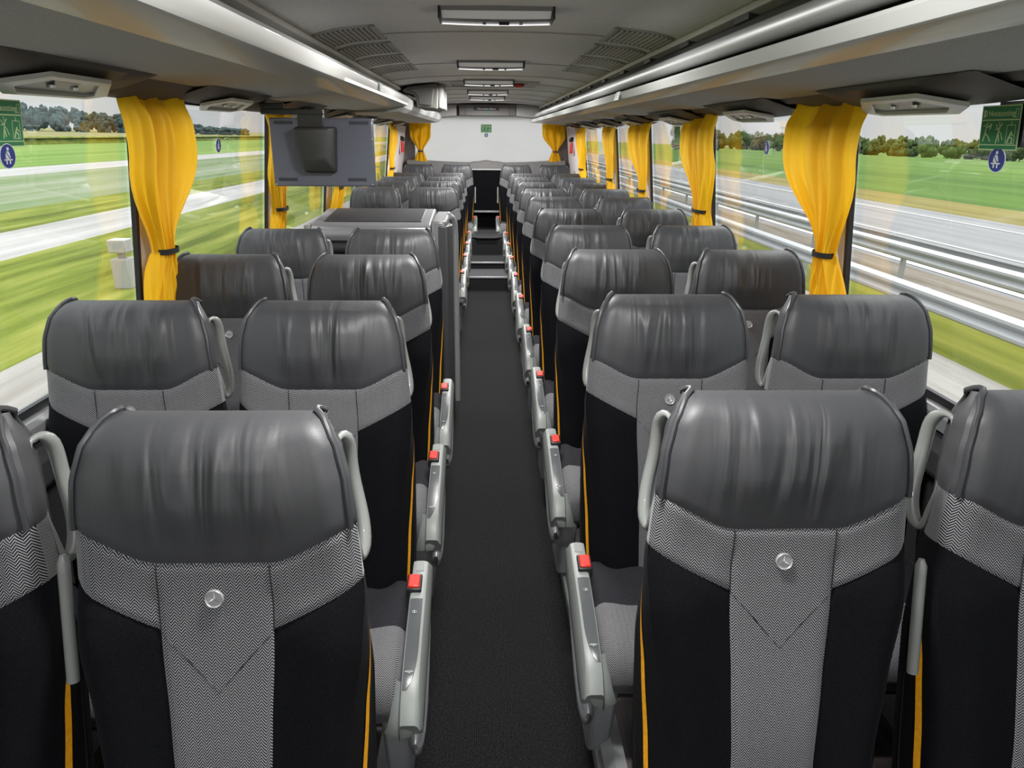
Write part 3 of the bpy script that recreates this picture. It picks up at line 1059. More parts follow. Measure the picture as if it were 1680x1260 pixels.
# rear header with the text display
root = empty('rear_header', (0, 10.05, 1.89)); tag(root, 'grey header panel with dark lettered display above the rear window', 'panel')
MB().box((-.37, 0, 0), (.40, .5, .145)).build('body', M['rear_panel'], root, bevel=.012)
MB().box((-.28, -.010, .002), (.31, .02, .135)).build('door_panel', M['rear_panel'], root, bevel=.006)
d = MB().box((-.17, -.020, .066), (.17, -.006, .108)).build('display', M['display'], root, bevel=.002)
text_obj('lettering', 'Mercedes-Benz', .040, M['display_txt'], d, Matrix.Translation((.0, -.021, .087)) @ FB.to_4x4())
MB().box((-.01, -.013, .040), (.05, -.009, .058)).build('green_label', M['green'], root)
for s in (-1, 1):
    root = empty('rear_roof_fairing', (s * .60, 10.0, 1.9)); tag(root, 'dark grey roof corner panel %s of the rear header' % ('left' if s < 0 else 'right'), 'panel')
    MB().prism([(s * -.20, -.01), (s * .45, -.08), (s * .45, .11), (s * .05, .12), (s * -.20, .13)], .0, .55).build('panel', M['rack_fabric'], root, bevel=.01)

# ------------------------------------------------------------------ television
root = empty('television', (-.805, 3.52, 1.565)); root.scale = (1.065, 1.065, 1.065); tag(root, 'slate flat television seen from behind, hanging below the left rack', 'television')
MB().box((-.227, .0, -.145), (.227, .030, .145)).build('case', M['tv'], root, bevel=.006, bseg=3)
MB().box((-.223, .028, -.141), (.223, .042, .141)).build('screen_bezel', M['black'], root, bevel=.003)
MB().box((-.212, .041, -.125), (.212, .0425, .130)).build('screen', M['panel'], root)
hs = MB(); pts = []
for (hwid, z0, z1, y) in ((.092, -.080, .098, .0), (.092, -.080, .098, -.035), (.072, -.040, .092, -.060)):
    pass
q = [(-.130, .108), (.050, .108), (.038, -.085), (-.098, -.085)]
qi = [(-.122, .104), (.022, .104), (.014, -.032), (-.098, -.032)]
q = [(x + .02, z) for x, z in q]; qi = [(x + .01, z) for x, z in qi]
vs = [(x, .002, z) for x, z in q] + [(x, -.030, z) for x, z in q] + [(x, -.055, z) for x, z in qi]
fs = [(a * 4 + i, a * 4 + (i + 1) % 4, (a + 1) * 4 + (i + 1) % 4, (a + 1) * 4 + i) for a in range(2) for i in range(4)] + [(8, 9, 10, 11)]
hs.add(vs, fs); hs.build('mount_cover', M['tv_dark'], root, bevel=.010, bseg=3)
MB().box((-.10, -.005, .10), (.012, .03, .160)).box((-.26, .0, .158), (.012, .03, .182)).box((-.26, .0, .18), (-.16, .05, .205)).build('hinge_arm', M['tv_dark'], root, bevel=.004)
for (xa, za) in ((-.205, .118), (.125, .118), (-.205, -.122), (.105, -.122)):
    mb = MB()
    for i in range(20):
        mb.box((xa + .0042 * i, -.0012, za), (xa + .0042 * i + .002, .002, za + .014))
    mb.build('vent_slots', M['black'], root, smooth=False)
for x in (-.218, .214):
    MB().tube([(x, -.001, -.136), (x, .004, -.136)], .003, 10).build('screw', M['chrome'], root)

# ------------------------------------------------------------------ stair-well cabinet on the left
root = empty('stairwell_cabinet', (-.58, 3.72, .10)); tag(root, 'waist-high grey cabinet with recessed top and rounded edges, left of the aisle', 'cabinet')
MB().box((-.375, .02, 0), (.335, .50, 1.03)).build('body', M['cab_dark'], root, bevel=.01)
MB().prism([(.0, 1.02), (-.012, 1.05), (.0, 1.095), (.025, 1.112), (.44, 1.145), (.47, 1.14), (.50, 1.12), (.50, 1.02)], -.36, .262, 'X').build('lid', M['cab'], root, bevel=.008)
MB().prism([(.05, 1.117), (.055, 1.121), (.415, 1.150), (.42, 1.145)], -.30, .21, 'X').build('lid_recess', M['cab_dark'], root, bevel=.002)
MB().box((-.36, -.012, .86), (.20, .02, .95)).build('drawer_front', M['cab_dark'], root, bevel=.006)
MB().box((-.36, -.02, .965), (.16, .0, .985)).build('handle_groove', M['black'], root, bevel=.004)
MB().box((-.36, -.018, .835), (.20, .012, .85)).build('ledge', M['cab'], root, bevel=.004)
MB().prism([(-.38, .0), (-.405, .03), (-.405, .48), (-.36, .50), (-.36, .0)], 1.02, 1.10, 'Z').build('side_corner', M['console'], root, bevel=.012)
MB().prism([(.265, -.005), (.33, -.005), (.345, .02), (.345, .50), (.265, .50)], .92, 1.125, 'Z').build('corner_top', M['cab'], root, bevel=.01)
MB().prism([(.30, -.012), (.345, -.006), (.372, .03), (.372, .10), (.345, .12), (.30, .12)], .0, 1.10, 'Z').build('corner_post', M['cab_dark'], root, bevel=.006)
MB().tube([(.372, .40, -.02), (.372, .40, 1.00), (.368, .385, 1.07), (.355, .36, 1.105), (.34, .33, 1.115)], .019, 16).build('grab_rail', M['alu'], root)
MB().box((.345, .15, 0), (.357, .52, 1.07)).build('side_panel', M['leg'], root, bevel=.004)
MB().box((.352, .05, .40), (.362, .15, .80)).build('door_slot', M['black'], root)
# low wall of the middle stairwell behind it
root = empty('stairwell_partition', (-.40, 5.35, .10)); tag(root, 'dark low partition behind the grey stairwell cabinet', 'partition')
MB().box((-.80, 0, 0), (.16, .04, .82)).build('panel', M['cab_dark'], root, bevel=.008)
MB().tube([(-.78, .02, .83), (.14, .02, .83)], .012, 12).build('top_rail', M['alu'], root)

# ------------------------------------------------------------------ red hammers on the rear side walls
for s, y in ((-1, 10.0), (1, 9.85)):
    root = empty('emergency_hammer', (s * (wx(1.52) - .015), y, 1.53)); tag(root, 'red emergency hammer with black head on the %s rear side wall' % ('left' if s < 0 else 'right'), 'emergency hammer', 'red hammers on the rear walls')
    MB().box((-.008 if s > 0 else 0, -.06, -.13), (0 if s > 0 else .008, .06, .14)).build('holder_plate', M['wall'], root, bevel=.004)
    MB().tube([(-s * .02, 0, -.11), (-s * .024, 0, -.01), (-s * .02, 0, .03)], [.030, .027, .024], 12).build('red_body', M['red'], root)
    MB().tube([(-s * .03, -.055, .075), (-s * .03, .05, .06)], [.024, .030], 12).build('hammer_head', M['black'], root)
    MB().box((-.022 - s * .02, -.045, .055), (.012 - s * .02, .0, .1)).build('clip', M['red'], root, bevel=.004)

# ------------------------------------------------------------------ seats
TH = R(12)
ES = Vector((0, math.sin(TH), math.cos(TH)))
NF = Vector((0, -math.cos(TH), math.sin(TH)))
P0 = Vector((0, 0, 1.2))
RR = .052
HWT = [(-.78, .178), (-.6, .188), (-.45, .204), (-.32, .222), (-.25, .226), (-.19, .222), (-.12, .217), (-.05, .211), (0, .199), (.025, .186), (.042, .173), (.052, .158)]
HSH = [(-.78, .220), (-.6, .226), (-.4, .226), (-.25, .208), (-.18, .194), (-.12, .183), (-.05, .176), (0, .166), (.03, .150), (.053, .128)]
UC = .39


def relief(u, h):
    a = abs(u)
    r = .016 * math.exp(-((h + .06) / .10) ** 2)                       # head cushion stands forward
    r += .017 * sstep(.42, .80, a) * sstep(-.22, -.32, h)                # side bolsters
    r += .010 * math.exp(-((h + .55) / .15) ** 2) * (1 - sstep(.3, .5, a))
    e = max(0, a - .82) / .18
    r -= .030 * e * e
    r -= .006 * (1 - a * a) * sstep(-.2, -.05, h) * 0
    r -= .004 * math.exp(-((a - UC) / .018) ** 2) * sstep(-.20, -.24, h)    # seams at the centre panel
    return r


def surf(u, v):
    if v <= 0:
        h, dep = v, 0.0
    else:
        ph = v / RR
        if ph <= PI:
            h, dep = RR * math.sin(ph), RR * (1 - math.cos(ph))
        else:
            h, dep = -(v - PI * RR), 2 * RR
    hw = lerp(HWT, h)
    k = 1.0 - sstep(0, .06, dep)
    x = u * (hw + (lerp(HSH, h) - hw) * sstep(RR, 2 * RR, dep) if v > 0 and h < .035 else hw)
    if v > 0 and h >= .035:
        bk = lerp(HSH, .035) + (hw - lerp(HSH, .035)) * sstep(.035, .052, h)
        x = u * (hw + (bk - hw) * sstep(RR, 2 * RR, dep))
    rl = relief(u, h) * k
    if dep > 0 and v < PI * RR:
        rl -= 0
    return P0 + ES * h - NF * dep + NF * rl + Vector((x, 0, 0))


def vb(u):   # lower edge of the leather
    a = abs(u)
    return -.176 + .055 * sstep(.42, 1.0, a) * .5 + .0275 * max(0, (a - .42) / .58)


def vm(u):   # lower edge of the herringbone band
    a = abs(u)
    return -.287 + .073 * max(0, (a - UC) / (1 - UC))


us = sorted(set([-1, -.985, -.95, -.9, -.84, -.78] + [round(-.7 + .0775 * i, 4) for i in range(4)] + [-UC, -.37] + [round(-.33 + .066 * i, 4) for i in range(11)] + [.37, UC] + [round(.4675 + .0775 * i, 4) for i in range(4)] + [.78, .84, .9, .95, .985, 1]))
VBOT = -.76


def patch(ulist, lo, hi, n, pinch_lo=True, pinch_hi=True):
    mb_v, uvs, fs = [], [], []
    nu = len(ulist)
    for j in range(n + 1):
        t = j / n
        for u in ulist:
            a, b = lo(u), hi(u)
            # denser near seams
            tt = t
            v = a + (b - a) * tt
            p = surf(u, v)
            dmin = 1
            if pinch_lo: dmin = min(dmin, abs(v - a))
            if pinch_hi: dmin = min(dmin, abs(v - b))
            if dmin < .02: p = p - NF * .004 * math.exp(-(dmin / .005) ** 2)
            mb_v.append(p)
            uvs.append((u * .222, v))
    for j in range(n):
        for k in range(nu - 1):
            fs.append((j * nu + k, j * nu + k + 1, (j + 1) * nu + k + 1, (j + 1) * nu + k))
    return mb_v, uvs, fs


def merge(parts):
    V, U, F = [], [], []
    for v, u, f in parts:
        b = len(V)
        V += v; U += u; F += [tuple(b + i for i in q) for q in f]
    return V, U, F


def side_strip(s, h0, h1, n, d0=0.0, d1=.098, cols=5, bulge=.006):
    """the side face from the front edge back to the shell"""
    V, U, F = [], [], []
    for j in range(n + 1):
        h = h0 + (h1 - h0) * j / n
        if h > 0:
            dd = math.sqrt(max(0, RR * RR - h * h))
            da, db = RR - dd, RR + dd
        else:
            da, db = 0.0, 2 * RR
        a = P0 + ES * h - NF * da + Vector((s * lerp(HWT, h), 0, 0)) + NF * relief(1, h) * (1 - sstep(0, .06, da))
        b = P0 + ES * h - NF * db + Vector((s * (lerp(HSH, h) if h < .035 else lerp(HSH, .035) + (lerp(HWT, h) - lerp(HSH, .035)) * sstep(.035, .052, h)), 0, 0))
        for k in range(cols + 1):
            t = d0 + (1 - d0) * k / cols if d1 > .09 else d0 + (d1 - d0) * k / cols
            p = a.lerp(b, t) + Vector((s * bulge * math.sin(PI * t), 0, 0))
            V.append(p); U.append((.222 * s + s * t * .1, h))
    nu = cols + 1
    for j in range(n):
        for k in range(nu - 1):
            F.append((j * nu + k, j * nu + k + 1, (j + 1) * nu + k + 1, (j + 1) * nu + k))
    return V, U, F


def make_seat(side, with_console=True):
    """side = +1: the aisle lies on the seat's -x side when it stands right of the aisle; -1 mirrored"""
    A = -side                      # x direction of the aisle from the seat
    root = empty('coach_seat')
    VE = PI * RR + .16
    # head cushion, leather
    V, U, F = merge([patch(us, vb, lambda u: VE, 46, True, False), side_strip(-1, -.121, .050, 14), side_strip(1, -.121, .050, 14)])
    mesh('head_cushion', V, F, M['leather'], root, uvs=U, angle=60)
    # herringbone yoke and centre panel
    mid = [u for u in us if abs(u) <= UC + 1e-6]
    lf = [u for u in us if u <= -UC + 1e-6]
    rt = [u for u in us if u >= UC - 1e-6]
    V, U, F = merge([patch(mid, lambda u: VBOT, vb, 90, False, True), patch(lf, vm, vb, 14), patch(rt, vm, vb, 14),
                     side_strip(-1, -.213, -.121, 6), side_strip(1, -.213, -.121, 6)])
    mesh('herringbone_panel', V, F, M['herring'], root, uvs=U, angle=60)
    for ul in (lf, rt):
        V, U, F = patch(ul, lambda u: VBOT, vm, 30, False, True)
        mesh('side_bolster', V, F, M['velour'], root, angle=60)
    for s in (-1, 1):
        V, U, F = side_strip(s, VBOT, -.213, 20)
        mesh('side_gusset', V, F, M['velour'], root, angle=60)
        # yellow stripe let into the gusset
        rows = []
        for j in range(25):
            h = VBOT + .01 + (-.25 - VBOT - .01) * j / 24
            w = .13 * sstep(-.28, -.46, h)
            a = P0 + ES * h + Vector((s * lerp(HWT, h), 0, 0)) + NF * relief(1, h)
            b = P0 + ES * h - NF * 2 * RR + Vector((s * lerp(HSH, h), 0, 0))
            rw = []
            for t in (.42 - w * .5, .42, .42 + w * .5):
                rw.append(a.lerp(b, t) + Vector((s * (.0075 * math.sin(PI * t) + .0015), 0, 0)) + NF * .001)
            rows.append(rw)
        MB().grid(rows).build('yellow_stripe', M['yellow'], root)
        # piping along the edge of the head cushion, over the top
        pts = []
        vv = vb(.96)
        for j in range(34):
            v = vv + (VE - .02 - vv) * j / 33
            p = surf(s * .965, v)
            q = surf(s * .90, v)
            pts.append(p + (p - q).normalized() * .0012 + (NF * .004 if v < .04 else (ES * .004 if v < .12 else -NF * .003)))
        MB().tube(pts, .0052, 8).build('piping', M['piping'], root)
    # rear shell, wrapping round the sides
    rows = []
    for j in range(25):
        h = -.80 + (-.02 + .80) * j / 24
        w = lerp(HSH, h) + .003
        rw = []
        for i in range(17):
            u = -1 + i / 8
            e = abs(u) ** 6
            rw.append(P0 + ES * h - NF * (2 * RR + .022 - .045 * e) + Vector((u * w, 0, 0)))
        rows.append(rw)
    MB().grid(rows).build('seat_shell', M['shell'], root, angle=70)
    # sewn seams drawn dark with their shadow line: V below the badge, two uprights
    sm = MB()
    vpt = []
    for j in range(25):
        u = -UC * .99 + 2 * UC * .99 * j / 24
        vpt.append(surf(u, -.388 + (abs(u) / UC) * .10) - NF * .0004)
    sm.tube(vpt, .0010, 6)
    for sg in (-1, 1):
        sm.tube([surf(sg * UC, v) + NF * .0004 for v in [-.178 - .108 * j / 12 for j in range(13)]], .0012, 6)
    sm.build('panel_seam', M['shell'], root)
    # badge
    bc = surf(0, -.232)
    Mb = Matrix.Translation(bc + NF * .002) @ Matrix(((1, 0, 0), (0, ES.y, NF.y), (0, ES.z, NF.z))).to_4x4()
    mb = MB()
    nn = 28
    vs = []
    for (r_, z_) in ((.0142, -.002), (.0145, .002), (.0135, .0036), (.0122, .0030), (.0118, .0020)):
        vs += [Mb @ Vector((r_ * math.cos(2 * PI * k / nn), r_ * math.sin(2 * PI * k / nn), z_)) for k in range(nn)]
    vs.append(Mb @ Vector((0, 0, .0020)))
    fs = [(a * nn + k, a * nn + (k + 1) % nn, (a + 1) * nn + (k + 1) % nn, (a + 1) * nn + k) for a in range(4) for k in range(nn)]
    fs += [(4 * nn + k, 4 * nn + (k + 1) % nn, 5 * nn) for k in range(nn)]
    mb.add(vs, fs)
    bd = mb.build('badge', M['badge'], root, angle=40)
    mb = MB()
    for k in range(3):
        a = PI / 2 + k * 2 * PI / 3
        d_ = Vector((math.cos(a), math.sin(a), 0)); n_ = Vector((-math.sin(a), math.cos(a), 0))
        pts = [n_ * .0030, d_ * .0125, -n_ * .0030, Vector((0, 0, .0046))]
        pts = [Mb @ (Vector((p.x, p.y, .0018 if i < 3 else .0046))) for i, p in enumerate(pts)]
        mb.add(pts, [(0, 1, 3), (1, 2, 3), (2, 0, 3), (0, 2, 1)])
    mb.build('star', M['chrome'], bd, smooth=False)
    # grab handle on the aisle side of the head cushion
    pts = []
    ctl = [(.000, .010, .080), (.004, .016, .104), (.008, .000, .126), (.010, -.040, .138), (.011, -.09, .141), (.011, -.14, .136), (.010, -.18, .122), (.008, -.194, .104), (.008, -.176, .090), (.005, -.12, .080), (.003, -.06, .077), (.001, -.015, .077)]
    ctl = [(a, h - .014, d) for a, h, d in ctl]
    N_ = len(ctl)
    fine = []
    for i in range(N_):
        p0_, p1_, p2_, p3_ = [Vector(ctl[(i + k - 1) % N_]) for k in range(4)]
        for t in (0, .33, .66):
            fine.append(.5 * ((2 * p1_) + (p2_ - p0_) * t + (2 * p0_ - 5 * p1_ + 4 * p2_ - p3_) * t * t + (3 * p1_ - p0_ - 3 * p2_ + p3_) * t ** 3))
    rs = []
    for q in fine:
        base = lerp(HWT, min(q.y, .0)) + .003
        pts.append(P0 + ES * q.y - NF * q.z + Vector((A * (.178 + q.x + .022 * sstep(-.05, -.20, q.y)), 0, 0)))
        rs.append(.0050 + .0072 * sstep(.090, .125, q.z))
    MB().tube(pts, rs, 10, closed=True, flat=1.0).build('grab_handle', M['handle'], root)
    # seat cushion
    n = 14
    prof_c = [(-.135, .505), (-.20, .512), (-.27, .508), (-.315, .502), (-.36, .498), (-.41, .490), (-.455, .474), (-.485, .445), (-.492, .41), (-.482, .375), (-.462, .352), (-.40, .345), (-.2, .35), (-.10, .36)]
    CW = .228

    def cush(p_i0, p_i1, mat, nm):
        V, U, F = [], [], []
        arc = 0
        idx = range(p_i0, p_i1 + 1)
        uu = [-1, -.97, -.92, -.86, -.78, -.6, -.4, -.2, 0, .2, .4, .6, .78, .86, .92, .97, 1]
        pts2 = []
        for i in idx:
            y, z = prof_c[i]
            pts2.append((y, z))
        dense = []
        for (a, b) in zip(pts2, pts2[1:]):
            for t in (0, .5):
                dense.append((a[0] + (b[0] - a[0]) * t, a[1] + (b[1] - a[1]) * t))
        dense.append(pts2[-1])
        prev = None
        for (y, z) in dense:
            if prev: arc += math.hypot(y - prev[0], z - prev[1])
            prev = (y, z)
            for u in uu:
                a = abs(u)
                dz = .010 * sstep(.55, .85, a) - .030 * max(0, (a - .86) / .14) ** 2
                cz = .42
                yy = y + (.015 * max(0, (a - .86) / .14) ** 2 if y < -.44 else 0)
                zz = z + (dz if z > .43 else dz * .2)
                V.append((u * CW, yy, zz)); U.append((u * CW, -arc))
        nu = len(uu)
        for j in range(len(dense) - 1):
            for k in range(nu - 1):
                F.append((j * nu + k, j * nu + k + 1, (j + 1) * nu + k + 1, (j + 1) * nu + k))
        return V, U, F, nu

    V, U, F, nu = cush(0, 3, None, '')
    # side walls of the whole cushion belong to the rear, dark part
    pr_ = [(a, b) for a, b in prof_c]
    for s in (-1, 1):
        b = len(V)
        mid_ = (-.28, .42)
        for (y, z) in pr_:
            zz = z + (-.020 if z > .43 else 0)
            V.append((s * CW, y, zz)); U.append((0, 0))
        V.append((s * CW, -.28, .42)); U.append((0, 0))
        m_ = len(pr_)
        for i in range(m_):
            F.append((b + i, b + (i + 1) % m_, b + m_))
    cs = mesh('seat_cushion', V, F, M['grey_velour'], root, uvs=U, angle=50)
    V, U, F, nu = cush(3, 11, None, '')
    mesh('herringbone_front', V, F, M['herring'], cs, uvs=U, angle=50)
    mb = MB().box((-CW + .01, -.45, .325), (CW - .01, -.10, .352)); mb.build('seat_pan', M['shell'], root, bevel=.008)
    pts = [(A * (CW + .001), y, z + (-.014 if z > .43 else 0)) for y, z in prof_c[3:10]]
    MB().tube(pts, .0035, 6).build('yellow_stripe', M['yellow'], root)
    # console on the aisle side
    con = console(A, root) if with_console else None
    # leg and under-frame
    mb = MB()
    xa = A * .235; xb = A * .175
    mb.hexa([(xa, -.40, .10), (xb, -.40, .10), (xb, -.22, .10), (xa, -.22, .10), (xa, -.47, .36), (xb, -.47, .36), (xb, -.20, .36), (xa, -.20, .36)])
    mb.build('leg', M['leg'], root, bevel=.012, bseg=3)
    mb = MB(); mb.box((min(xa, -A * .18), -.30, .24), (max(xa, -A * .18), -.26, .30)); mb.build('cross_tube', M['leg'], root, bevel=.008)
    mb = MB().box((-A * .14 - .02, -.36, .10), (-A * .14 + .02, -.22, .34)); mb.build('leg', M['leg'], root, bevel=.008)
    return root


def console(A, root):
    """armrest-height console beside the cushion: buckle socket and control panel"""
    xo, xi = .272, .228
    # top edge runs from rear (high) to front (low) then curls under
    path = [(-.150, .586), (-.21, .574), (-.28, .558), (-.36, .538), (-.43, .516), (-.485, .494), (-.525, .466), (-.548, .432)]
    rows = []
    for (y, z), dn in zip(path, (.05, .07, .09, .11, .12, .115, .085, .05)):
        dx = 0
        bul = .006
        rows.append([(A * xi, y, z - dn), (A * xi, y, z - .012), (A * (xi + .003), y, z - .002), (A * (xi + .008), y, z), (A * (xo - .010), y, z),
                     (A * (xo - .003), y, z - .003), (A * (xo + .002), y, z - .014), (A * (xo + bul), y + .02, z - dn * .6), (A * (xo + bul), y + .03, z - dn), (A * (xo - .004), y + .04, z - dn - .016), (A * xi, y + .03, z - dn - .010)])
    mb = MB().grid(rows)
    n = len(rows[0])
    b = len(rows) - 1
    mb.f.append(tuple(range(n)))
    mb.f.append(tuple(b * n + i for i in range(n)))
    con = mb.build('console', M['console'], root, angle=40)
    # inward curl at the front, hugging the cushion
    rows = []
    for (y, z, w) in ((-.475, .478, .0), (-.508, .455, .0), (-.532, .43, .004), (-.54, .40, .012), (-.534, .378, .02)):
        rows.append([(A * (xo - .002 - w), y, z + .006), (A * (xo - .02 - w), y - .004, z + .008), (A * (xi - .006 - w), y + .010, z + .000), (A * (xi - .020 - w), y + .03, z - .010)])
    MB().grid(rows).build('front_curl', M['console'], con, angle=60)
    # lower shroud
    rows = []
    for (y, z, r_) in ((-.17, .49, .02), (-.25, .45, .03), (-.34, .41, .034), (-.42, .375, .036), (-.48, .35, .034), (-.515, .342, .026), (-.53, .345, .012)):
        ring = []
        for k in range(12):
            a = 2 * PI * k / 12
            ring.append((A * (xo - .012) + .022 * math.cos(a) * (r_ / .036), y, z + r_ * 1.3 * math.sin(a)))
        rows.append(ring + [ring[0]])
    MB().grid(rows).build('shroud', M['leg'], con, angle=60)

    def top(y):
        for (a, za), (b_, zb_) in zip(path, path[1:]):
            if b_ <= y <= a:
                return za + (zb_ - za) * (y - a) / (b_ - a)
        return path[-1][1]
    # square cap
    pts = [(A * (xi + .011), -.150), (A * (xo - .012), -.150), (A * (xo - .012), -.185), (A * (xi + .011), -.185)]
    MB().add([(x, y, top(y) + .0012) for x, y in pts] + [(x, y, top(y) - .004) for x, y in pts], [(0, 1, 2, 3), (0, 1, 5, 4), (1, 2, 6, 5), (2, 3, 7, 6), (3, 0, 4, 7)]).build('cap', M['handle'], con, smooth=False)
    # buckle
    yb_ = -.212
    mb = MB()
    x0, x1 = sorted((A * (xi - .008), A * (xi + .030)))
    za = top(-.235)
    Mt = Matrix.Translation((0, 0, 0))
    mb.hexa([(x0, -.255, top(-.255) - .02), (x1, -.255, top(-.255) - .02), (x1, -.205, top(-.205) - .02), (x0, -.205, top(-.205) - .02),
             (x0, -.255, top(-.255) + .010), (x1, -.255, top(-.255) + .010), (x1, -.205, top(-.205) + .010), (x0, -.205, top(-.205) + .010)])
    bk = mb.build('belt_buckle', M['black'], con, bevel=.003)
    mb = MB()
    x0, x1 = sorted((A * (xi - .004), A * (xi + .025)))
    mb.hexa([(x0, -.250, top(-.25) - .0), (x1, -.250, top(-.25) - .0), (x1, -.210, top(-.21)), (x0, -.210, top(-.21)),
             (x0, -.250, top(-.25) + .015), (x1, -.250, top(-.25) + .015), (x1, -.210, top(-.21) + .015), (x0, -.210, top(-.21) + .015)])
    mb.build('release_button', M['red'], con, bevel=.003)
    # control panel set into the top
    L_, Rr = [], []
    rows = []
    for i in range(15):
        t = i / 14
        y = -.275 - .225 * t
        w = 1 if t < .6 else math.sqrt(max(0, 1 - ((t - .6) / .42) ** 2))
        xin = xi + .005
        xout = xin + (.030) * w
        zt = top(y) + .0018
        rows.append([(A * (xin - .001), y, zt - .008), (A * xin, y, zt), (A * (xin + xout) / 2, y, zt + .001), (A * xout, y, zt), (A * (xout + .001), y, zt - .008)])
    pn = MB().grid(rows).build('control_panel', M['panel'], con, angle=50)
    rows = []
    for yy, tp in ((-.315, 0), (-.465, 1)):
        c = Vector((A * (xi + .018), yy, top(yy) + .0035))
        mb = MB()
        mb.tube([c + Vector((.0055 * math.cos(a), .0055 * math.sin(a), -.27 * .0055 * -math.sin(a) if False else .0)) for a in [2 * PI * k / 8 for k in range(8)]], .0007, 4, closed=True)
        mb.box((c.x - .0012, c.y - .004, c.z - .0005), (c.x + .0012, c.y + .004, c.z + .0005))
        if tp:
            mb.box((c.x - .010, c.y - .001, c.z - .0005), (c.x + .010, c.y + .001, c.z + .0005))
        mb.build('icon', M['icon'], pn, smooth=False)
    return con


def make_armrest(A, up=0):
    """folded-up armrest between the pair: a rounded grey bar standing beside the backrest"""
    pts = []
    for j in range(12):
        h = -.255 + up - .20 * j / 11
        pts.append(P0 + ES * h - NF * .03 + Vector((A * .247, 0, 0)))
    mb = MB().tube([pts[0] + ES * .012] + pts, [.005] + [.0095] * 12, 10)
    return mb.v, mb.f


seat_r = make_seat(1)
seat_l = make_seat(-1)
seat_rw = make_seat(1, False)
seat_lw = make_seat(-1, False)
for o in (seat_r, seat_l, seat_rw, seat_lw):
    o.location = (0, -50, -50)


def place_seat(src, x, y, dz, label, group, arm=0, tall=False):
    o = copy_tree(src)
    o.location = (x, y, dz)
    tag(o, label, 'seat', group)
    if arm:
        V, F = make_armrest(arm, .07 if x < 0 and y < 1.5 else 0)
        mesh('folded_armrest', V, F, M['handle'], o)
    return o


def yz(y):
    k = max(0, (y - 3.5) / 5)
    return y + .06 * k * (5 / 5.0) * 5 * .2 * 5 * .2 if False else y * 1.0 + .30 * k, -.022 * k


ROWS_R = [1.057, 1.828, 2.629, 3.39, 4.18, 5.03, 5.83, 6.66, 7.50, 8.35]
ROWS_L = [.968, 1.745, 2.49, 3.215]
ROWS_L2 = [5.95, 6.78, 7.55, 8.40]
NEAR = ['nearest', 'second', 'third', 'fourth', 'fifth', 'sixth', 'seventh', 'eighth', 'ninth', 'tenth']
for i, y in enumerate(ROWS_R):
    yy, dz = yz(y)
    place_seat(seat_r, .463, yy, dz, 'black seat right of the aisle, aisle place, %s row from the camera' % NEAR[i], 'seats right of the aisle')
    place_seat(seat_rw, .968, yy, dz, 'black seat by the right windows, %s row from the camera' % NEAR[i], 'seats right of the aisle', arm=-1)
for i, y in enumerate(ROWS_L):
    yy, dz = yz(y)
    place_seat(seat_l, -.46, yy, dz, 'black seat left of the aisle, aisle place, %s row from the camera' % NEAR[i], 'seats left of the aisle')
    place_seat(seat_lw, -.952, yy, dz, 'black seat by the left windows, %s row from the camera' % NEAR[i], 'seats left of the aisle', arm=1)
for i, y in enumerate(ROWS_L2):
    yy, dz = yz(y)
    place_seat(seat_l, -.46, yy, dz, 'black seat left of the aisle, aisle place, %s row behind the grey cabinet' % NEAR[i].replace('nearest', 'first'), 'seats left of the aisle')
    place_seat(seat_lw, -.952, yy, dz, 'black seat by the left windows, %s row behind the grey cabinet' % NEAR[i].replace('nearest', 'first'), 'seats left of the aisle', arm=1)
place_seat(seat_r, .40, 9.85, .03, 'black seat right of the gap in the raised last row, aisle place', 'seats in the last row', arm=-1)
place_seat(seat_rw, .91, 9.85, .03, 'black seat by the right wall in the raised last row', 'seats in the last row')
place_seat(seat_l, -.40, 9.85, .03, 'black seat left of the gap in the raised last row, aisle place', 'seats in the last row', arm=1)
place_seat(seat_lw, -.91, 9.85, .03, 'black seat by the left wall in the raised last row', 'seats in the last row')
for o in (seat_r, seat_l, seat_rw, seat_lw):
    for c in list(o.children_recursive):
        bpy.data.objects.remove(c)
    bpy.data.objects.remove(o)
for s in (-1, 1):
    x0, x1 = sorted((s * .33, s * 1.235))
    struct(MB().box((x0, 9.25, .10), (x1, 10.0, .14)).build('rear_platform', M['step_carpet'], smooth=False))

